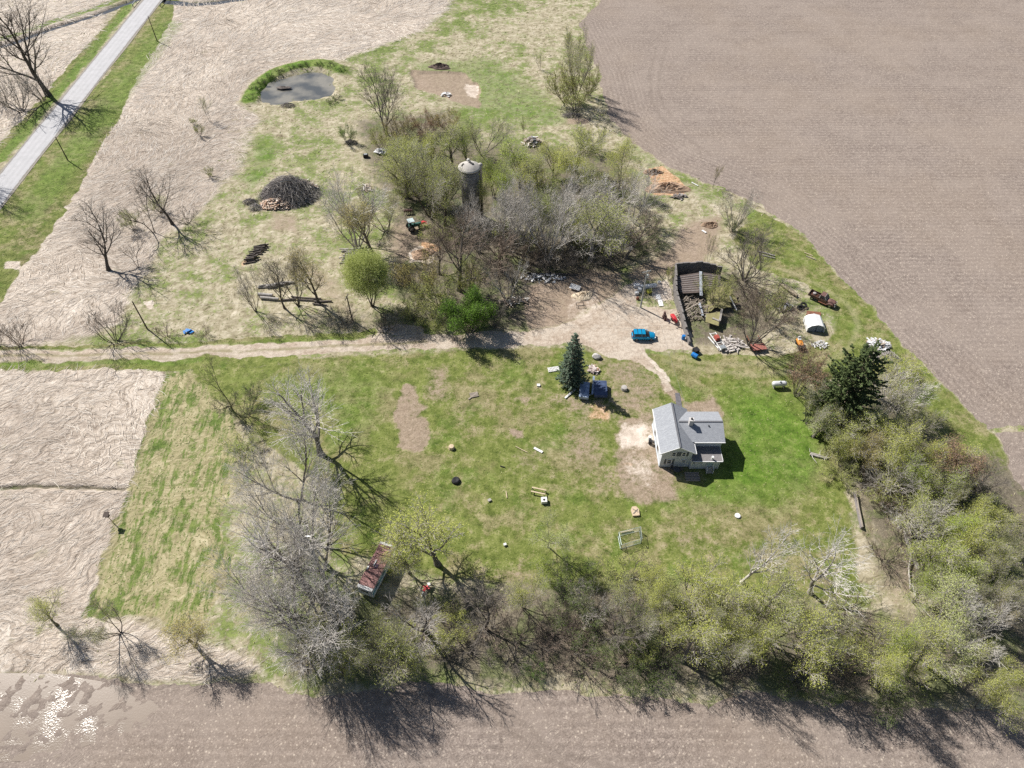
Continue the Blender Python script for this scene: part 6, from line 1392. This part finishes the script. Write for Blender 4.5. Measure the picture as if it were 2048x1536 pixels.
t=thing('hay_rake','red farm implement standing right behind the green tractor','implement',(*G(846,452),0),R(20)); mb=MB(); mb.bar((-.8,-.5,.7),(.9,.4,.7),.16,.16); mb.bar((-.8,.5,.7),(.8,-.5,.8),.14,.14); mb.box((.1,0,.95),(.6,.5,.4)); mb.build('frame',MATS['red_paint'],t); wheel(t,-.4,.6,.3,.15); wheel(t,.4,-.6,.3,.15)
t=thing('seed_drill','small dark rusty implement above the green tractor','implement',(*G(817,428),0),R(5)); mb=MB()
for k in range(5): mb.bar((-.9+.45*k,-.5,.15),(-.9+.45*k,.5,.6),.08,.08)
mb.bar((-1,.2,.6),(1,.2,.6),.14,.14); mb.box((0,.2,.8),(1.6,.4,.3)); mb.build('frame',MATS['dark_rust'],t)
# junk by the barn pole
x,y=G(1301,576); a=MB(); a.lathe([(.1,-1.25),(.42,-1.15),(.46,-.8),(.46,1.0),(.3,1.25),(.05,1.3)],(0,0,.5),14,axis='X'); at('fuel_tank','white cylindrical tank lying behind the pale pole','tank',1301,576,[('shell',WHITE,a)],R(12))
a=MB(); a.lathe([(.3,0),(.34,.2),(.3,.42),(.2,.42),(.2,.1)],(0,0,0),14); at('basin','round white basin at the end of the lying tank','basin',1318,566,[('bowl',WHITE,a)])
for k,(u,v,dx,dy,dz,lb) in enumerate(((1273,573,1.2,.8,.5,'white block farthest left behind the pale pole'),(1279,582,.8,.7,.6,'white crate just left of the pale pole'),(1273,588,.7,.6,.45,'white crate lowest of the three left of the pale pole'),(1283,575,.7,.6,.5,'white crate touching the lying tank'))):
    a=MB(); a.box((0,0,dz/2),(dx,dy,dz)); a.box((0,0,dz+.02),(dx*.9,dy*.9,.05)); at('crate',lb,'crate',u,v,[('body',WHITE,a)],rg.uniform(-.4,.4))
a=MB(); a.lathe([(.3,0),(.33,.3),(.2,.5)],(0,0,0),9); at('metal_can','rusty can at the foot of the pale pole','can',1275,598,[('body',RUST,a)])
a=MB(); a.box((0,0,.45),(.9,.8,.4)); a.bar((-.6,0,.5),(.7,.1,.9),.1,.1); t=at('push_mower','yellow green mower right of the pale pole','mower',1298,586,[('deck',M('yellow_paint',(.50,.50,.08),(.34,.34,.06),2.,.5),a)],R(20)); wheel(t,-.35,.4,.2,.12); wheel(t,.35,-.4,.2,.12)
a=MB(); a.slab([(-.5,-.9,.1),(.35,-.9,.1),(.5,.9,.1),(-.35,.9,.1)],.08); at('white_sheet','white sheet of board, near one on the concrete right of the pole','sheet',1321,606,[('sheet',WHITE,a)],R(6))
a=MB(); a.slab([(-.45,-.6,.1),(.45,-.6,.1),(.45,.6,.1),(-.45,.6,.1)],.08); at('white_sheet','white sheet of board, far one on the concrete right of the pole','sheet',1316,594,[('sheet',WHITE,a)],R(-4))
a=MB(); a.slab([(-1.0,-.7,.5),(1.0,-.7,.35),(1.0,.7,.35),(-1.0,.7,.5)],.1); a.bar((-.9,0,0),(-.9,0,.45),.1,.1); a.bar((.9,0,0),(.9,0,.3),.1,.1); at('trestle_board','white board on props beside the yard sand heap','sheet',1150,577,[('board',WHITE,a)],R(-20))
a=MB(); 
for p0,p1 in (((-.7,-.4),(.7,-.4)),((.7,-.4),(.7,.4)),((.7,.4),(-.7,.4)),((-.7,.4),(-.7,-.4))): a.bar((*p0,.5),(*p1,.5),.06,.06); a.bar((*p0,0),(*p0,.5),.06,.06)
at('steel_trestle','dark empty steel trestle below the yard sand heap','frame',1160,612,[('frame',DARK,a)],R(6))
# covered trailers by spruce
BT=M('blue_sheet',(.42,.50,.62),(.16,.21,.32),1.4,.35,.2,detail=6)
def trailer(u,v,rz,W_,L_,hh,label,mat):
    t=thing('utility_trailer',label,'trailer',(*G(u,v),0),rz); mb=MB(); mb.slab([(-W_/2,-L_/2,hh-.1),(W_/2,-L_/2,hh-.1),(W_/2,L_/2,hh),(-W_/2,L_/2,hh)],.06); mb.slab([(-W_/2,-L_/2,hh-.14),(W_/2,-L_/2,hh-.14),(W_/2,-L_/2-.06,.45),(-W_/2,-L_/2-.06,.45)],.05); mb.build('cover',mat,t)
    MB().box((0,0,hh/2+.1),(W_*.94,L_*.96,hh-.5)).build('box',M('trailer_box',(.05,.065,.10),(.03,.04,.06),2.,.6),t); MB().bar((0,L_/2,.4),(0,L_/2+.9,.4),.1,.1).build('drawbar',DARK,t)
    for sg in (-1,1): wheel(t,sg*W_*.5,0,.3,.18)
trailer(1168,786,R(-8),1.6,3.3,1.0,'trailer with a shiny blue grey cover in front of the spruce',BT)
trailer(1200,783,R(-2),2.2,3.2,1.0,'dark blue flat trailer in the spruce shadow',M('navy_sheet',(.08,.11,.20),(.04,.06,.12),1.4,.45))
plank(1184,794,1187,758,'upright pale blue rail between the two covered trailers',.32,.1,MATS['blue_sheet'],.7)
pile('debris_heap','pink and white rags and boards right of the spruce','debris heap',1187,740,[('rags',islandmat('rags',[(.30,.24,.22),(.50,.42,.40),(.66,.60,.58)]),lambda mb:planks(40,.9,1.0,.5,.7,.3,31)(mb)),('boards',RUB,lambda mb:planks(14,.9,.9,.55,.9,.2,32)(mb))])
# long junk trailer
t=thing('junk_trailer','long flat trailer with a red engine by the barn ruin','trailer',(*G(1435,686),0),ang((1424,665),(1452,706))); mb=MB()
for sg in (-1,1): mb.bar((-2.2,sg*.55,.5),(2.2,sg*.55,.5),.12,.12)
for k in range(6): mb.bar((-2.0+.8*k,-.55,.5),(-2.0+.8*k,.55,.5),.1,.08)
mb.build('frame',WHITE,t); MB().box((-.6,0,.85),(1.1,.8,.6),taper=.8).build('engine',M('red_rust',(.45,.10,.07),(.26,.06,.05),2.,.7),t); MB().box((1.7,0,.6),(.8,1.0,.3)).build('deck_box',GALV,t); wheel(t,.3,.65,.3,.18); wheel(t,.3,-.65,.3,.18)
# rusty wagon
t=thing('hay_wagon','rusty red flat wagon with loose planks below the dense brown tree','wagon',(*G(1512,692),0),R(8)); mb=MB(); mb.box((0,-.8,.6),(2.6,1.5,.1)); mb.build('deck',M('red_deck',(.38,.15,.12),(.23,.09,.075),2.,.85),t); mb=MB()
for k in range(6): mb.bar((-1.2+.06*k,.1+.42*k,.65),(1.1-.1*k,.1+.42*k,.66),.16,.06)
mb.build('slats',DKWOOD,t); mb=MB(); mb.bar((-1.0,-1.4,.5),(-1.0,2.3,.5),.14,.14); mb.bar((1.0,-1.4,.5),(1.0,2.0,.5),.14,.14); mb.build('chassis',RUST,t)
for yy in (-1.,1.6):
    for sg in (-1,1): wheel(t,sg*1.1,yy,.28,.18)
a=MB(); a.slab([(-1.3,-.6,.15),(1.4,-.5,.1),(1.5,.4,.25),(-1.,.6,.2)],.05); at('iron_sheet','rusty brown iron sheet behind the white shelter','sheet',1625,628,[('sheet',RUST,a)],R(-6))
# toy, tarp, patio things
a=MB(); a.bar((-.5,-.3,.3),(.5,.3,.45),.3,.2); a.bar((-.3,.4,.3),(.4,-.3,.5),.25,.15); b=MB(); b.bar((-.9,-.8,.12),(-.3,-.1,.4),.12,.08); b.box((.45,.25,.6),(.4,.4,.3)); at('garden_chair','red and white folded garden chair on the grass right of the camper','chair',853,1178,[('seat',MATS['red_paint'],a),('frame',WHITE,b)],R(20))
o=pile('tarp_scrap','bright blue crumpled tarp on the bank above the driveway','tarp',376,664,[('sheet',BLUE,lambda mb:planks(9,.8,.4,.35,.9,.5,41)(mb))])
a=MB(); a.lathe([(.05,.0),(.06,.7),(.55,.72),(.55,.76),(.02,.77)],(0,0,0),14); at('patio_table','round dark table in front of the farmhouse gable','table',1352,944,[('top',M('patio_iron',(.10,.10,.11),(.06,.06,.07),2.,.5),a)])
for k,(u,v,lb) in enumerate(((1344,940,'dark patio chair left of the round table'),(1361,941,'dark patio chair right of the round table'))):
    a=MB(); a.box((0,0,.45),(.5,.5,.06)); a.box((0,.24,.75),(.5,.06,.55)); b=MB()
    for sx_ in (-.2,.2):
        for sy_ in (-.2,.2): b.bar((sx_,sy_,0),(sx_,sy_,.45),.05,.05)
    at('patio_chair',lb,'chair',u,v,[('seat',MATS['patio_iron'],a),('legs',MATS['patio_iron'],b)],k*2.5+.5)
# wooden stair/ deck boards in shadow
a=MB(); 
for i in range(6): a.box((0,-.28*i,.05),(2.2,.2,.1))
at('wooden_steps','wooden slatted walkway in the shadow before the farmhouse','walkway',1383,946,[('slats',WOOD,a)])
# bird house post on field edge
a=MB(); a.tube([(0,0,0),(0,0,1.8)],.06,6); b=MB(); b.box((0,0,2.0),(.5,.45,.5),taper=.9); b.slab([(-.4,-.4,2.3),(.4,-.4,2.3),(.4,.4,2.36),(-.4,.4,2.36)],.06); at('nest_box','dark nest box on a post at the border of the straw and the mown strip','nest box',226,1045,[('post',WOODL,a),('box',DKWOOD,b)])
# guard rails of the bridge
for sg,u,v,lb in ((-1,276,2,'steel guard rail on the left side of the bridge'),(1,330,2,'steel guard rail on the right side of the bridge')):
    x,y=G(u,v); t=thing('guard_rail',lb,'guard rail',(x,y,0),math.atan2(cd.y,cd.x)); mb=MB(); mb.bar((-5,0,.7),(14,0,.7),.08,.3); mb.build('rail',GALV,t)
    for k in range(7): MB().bar((-4.6+3*k,0,0),(-4.6+3*k,0,.85),.15,.15).build('post',WOOD,t)
# timber wall and foundation in the eastern wood
def run(name,label,cat,pts,th,h,mat,cap=True):
    P=[G(*p) for p in pts]; x0,y0=P[0]; t=thing(name,label,cat,(x0,y0,0)); mb=MB(); cb=MB()
    for a,b in zip(P[:-1],P[1:]):
        L=math.hypot(b[0]-a[0],b[1]-a[1]); k=max(1,int(L/1.)); an=math.atan2(b[1]-a[1],b[0]-a[0])
        for j in range(k):
            q=(j+.5)/k; hh=h*rg.uniform(.9,1.08); mb.box((a[0]+(b[0]-a[0])*q-x0,a[1]+(b[1]-a[1])*q-y0,hh/2),(L/k*.98,th*rg.uniform(.9,1.05),hh),an)
        if cap: cb.bar((a[0]-x0,a[1]-y0,h+.12),(b[0]-x0,b[1]-y0,h+.1),th*.6,.1)
    mb.build('wall',mat,t); cb.build('cap_board',WOOD,t)
run('timber_wall','long low grey timber wall at the left of the eastern wood','wall',[(1708,985),(1714,1020),(1722,1058)],.28,.55,M('weathered_timber',(.32,.29,.29),(.20,.18,.18),3.,.9))
run('stone_foundation','ruined stone foundation with timbers in the eastern wood','foundation',[(1842,1036),(1806,1034),(1812,1075),(1826,1120),(1838,1140)],.5,1.0,STONE)
x,y=G(1828,1052); o=MB().box((0,0,.35),(2.6,1.7,.7)).box((0,0,.75),(2.8,1.9,.08)).build('pit_dark_box',DARK); o.location=(x,y,0); tag(o,'black box drawn as the dark hatch inside the ruined stone foundation','opening')  # black box stands in for the dark inside of the foundation pit
# fallen pale trunks
def trunkline(name,label,pts,r):
    P=[(*G(u,v),z) for u,v,z in pts]; x0,y0=P[0][0],P[0][1]; t=thing(name,label,'dead tree',(x0,y0,0)); P=[(a-x0,b-y0,z) for a,b,z in P]
    MB().tube(P,[r*(1-.6*i/(len(P)-1)) for i in range(len(P))],8).build('trunk',BK['grey'],t); mb=MB(); r_=random.Random(len(label))
    for i in range(1,len(P)):
        for k in range(3):
            a=Vector(P[i-1]).lerp(Vector(P[i]),r_.random()); d=Vector((r_.gauss(0,1),r_.gauss(0,1),r_.uniform(.1,.8))).normalized()*r_.uniform(.8,2.2); m=a+d*.5+Vector((r_.gauss(0,.12),r_.gauss(0,.12),0)); mb.tube([tuple(a),tuple(m),tuple(a+d)],[r*.4,r*.25,.02],5)
    mb.build('branch',BK['pale'],t)
trunkline('fallen_tree','pale fallen trunk running down from the ruined foundation',[(1820,1180,.2),(1815,1140,.4),(1817,1105,1.0),(1822,1092,1.4)],.14)
trunkline('fallen_tree','pale fallen trunk with side branches below the other on brown leaves',[(1824,1168,.15),(1828,1190,.2),(1838,1212,.25),(1852,1228,.3)],.12)
trunkline('dead_snag','short curved pale snag in the brown thicket',[(1838,1078,0),(1838,1066,.8),(1843,1062,1.5)],.25)
trunkline('fallen_tree','pale stub-branched limb on the lawn at the edge of the eastern wood',[(1620,907,.15),(1640,913,.3),(1654,917,.2)],.16)
# ------------------------------------------------------------------ camera, light, world
cam=bpy.data.cameras.new('camera'); cam.sensor_width=36; cam.lens=F/2048*36; cam.clip_end=9000; cam.clip_start=.5
co=bpy.data.objects.new('camera',cam); COL.objects.link(co); co.location=(0,0,H); co.rotation_euler=(R(90-49),0,0); SC.camera=co
SE,SA=R(45),R(141)   # sun elevation and the direction it stands in (from +x)
sun=bpy.data.lights.new('sun','SUN'); sun.energy=5.0; sun.angle=R(.53); sun.color=(1,.955,.89)
so=bpy.data.objects.new('sun',sun); COL.objects.link(so); so.location=(-60,60,150)
sd=Vector((math.cos(SA)*math.cos(SE),math.sin(SA)*math.cos(SE),math.sin(SE))); so.rotation_euler=sd.to_track_quat('Z','Y').to_euler()
w=bpy.data.worlds.new('World'); SC.world=w; w.use_nodes=True; nt=w.node_tree
sk=nt.nodes.new('ShaderNodeTexSky'); sk.sky_type='NISHITA'; sk.sun_disc=False; sk.sun_elevation=SE; sk.sun_rotation=R(90)-SA
nt.links.new(sk.outputs[0],nt.nodes['Background'].inputs[0]); nt.nodes['Background'].inputs[1].default_value=.052
SC.view_settings.view_transform='Standard'; SC.view_settings.look='None'; SC.view_settings.exposure=.45; SC.view_settings.gamma=1
SC.render.engine='CYCLES'; SC.cycles.use_denoising=False; SC.cycles.max_bounces=5; SC.cycles.diffuse_bounces=2; SC.cycles.glossy_bounces=2; SC.cycles.transmission_bounces=3
SC.render.filter_size=1.25
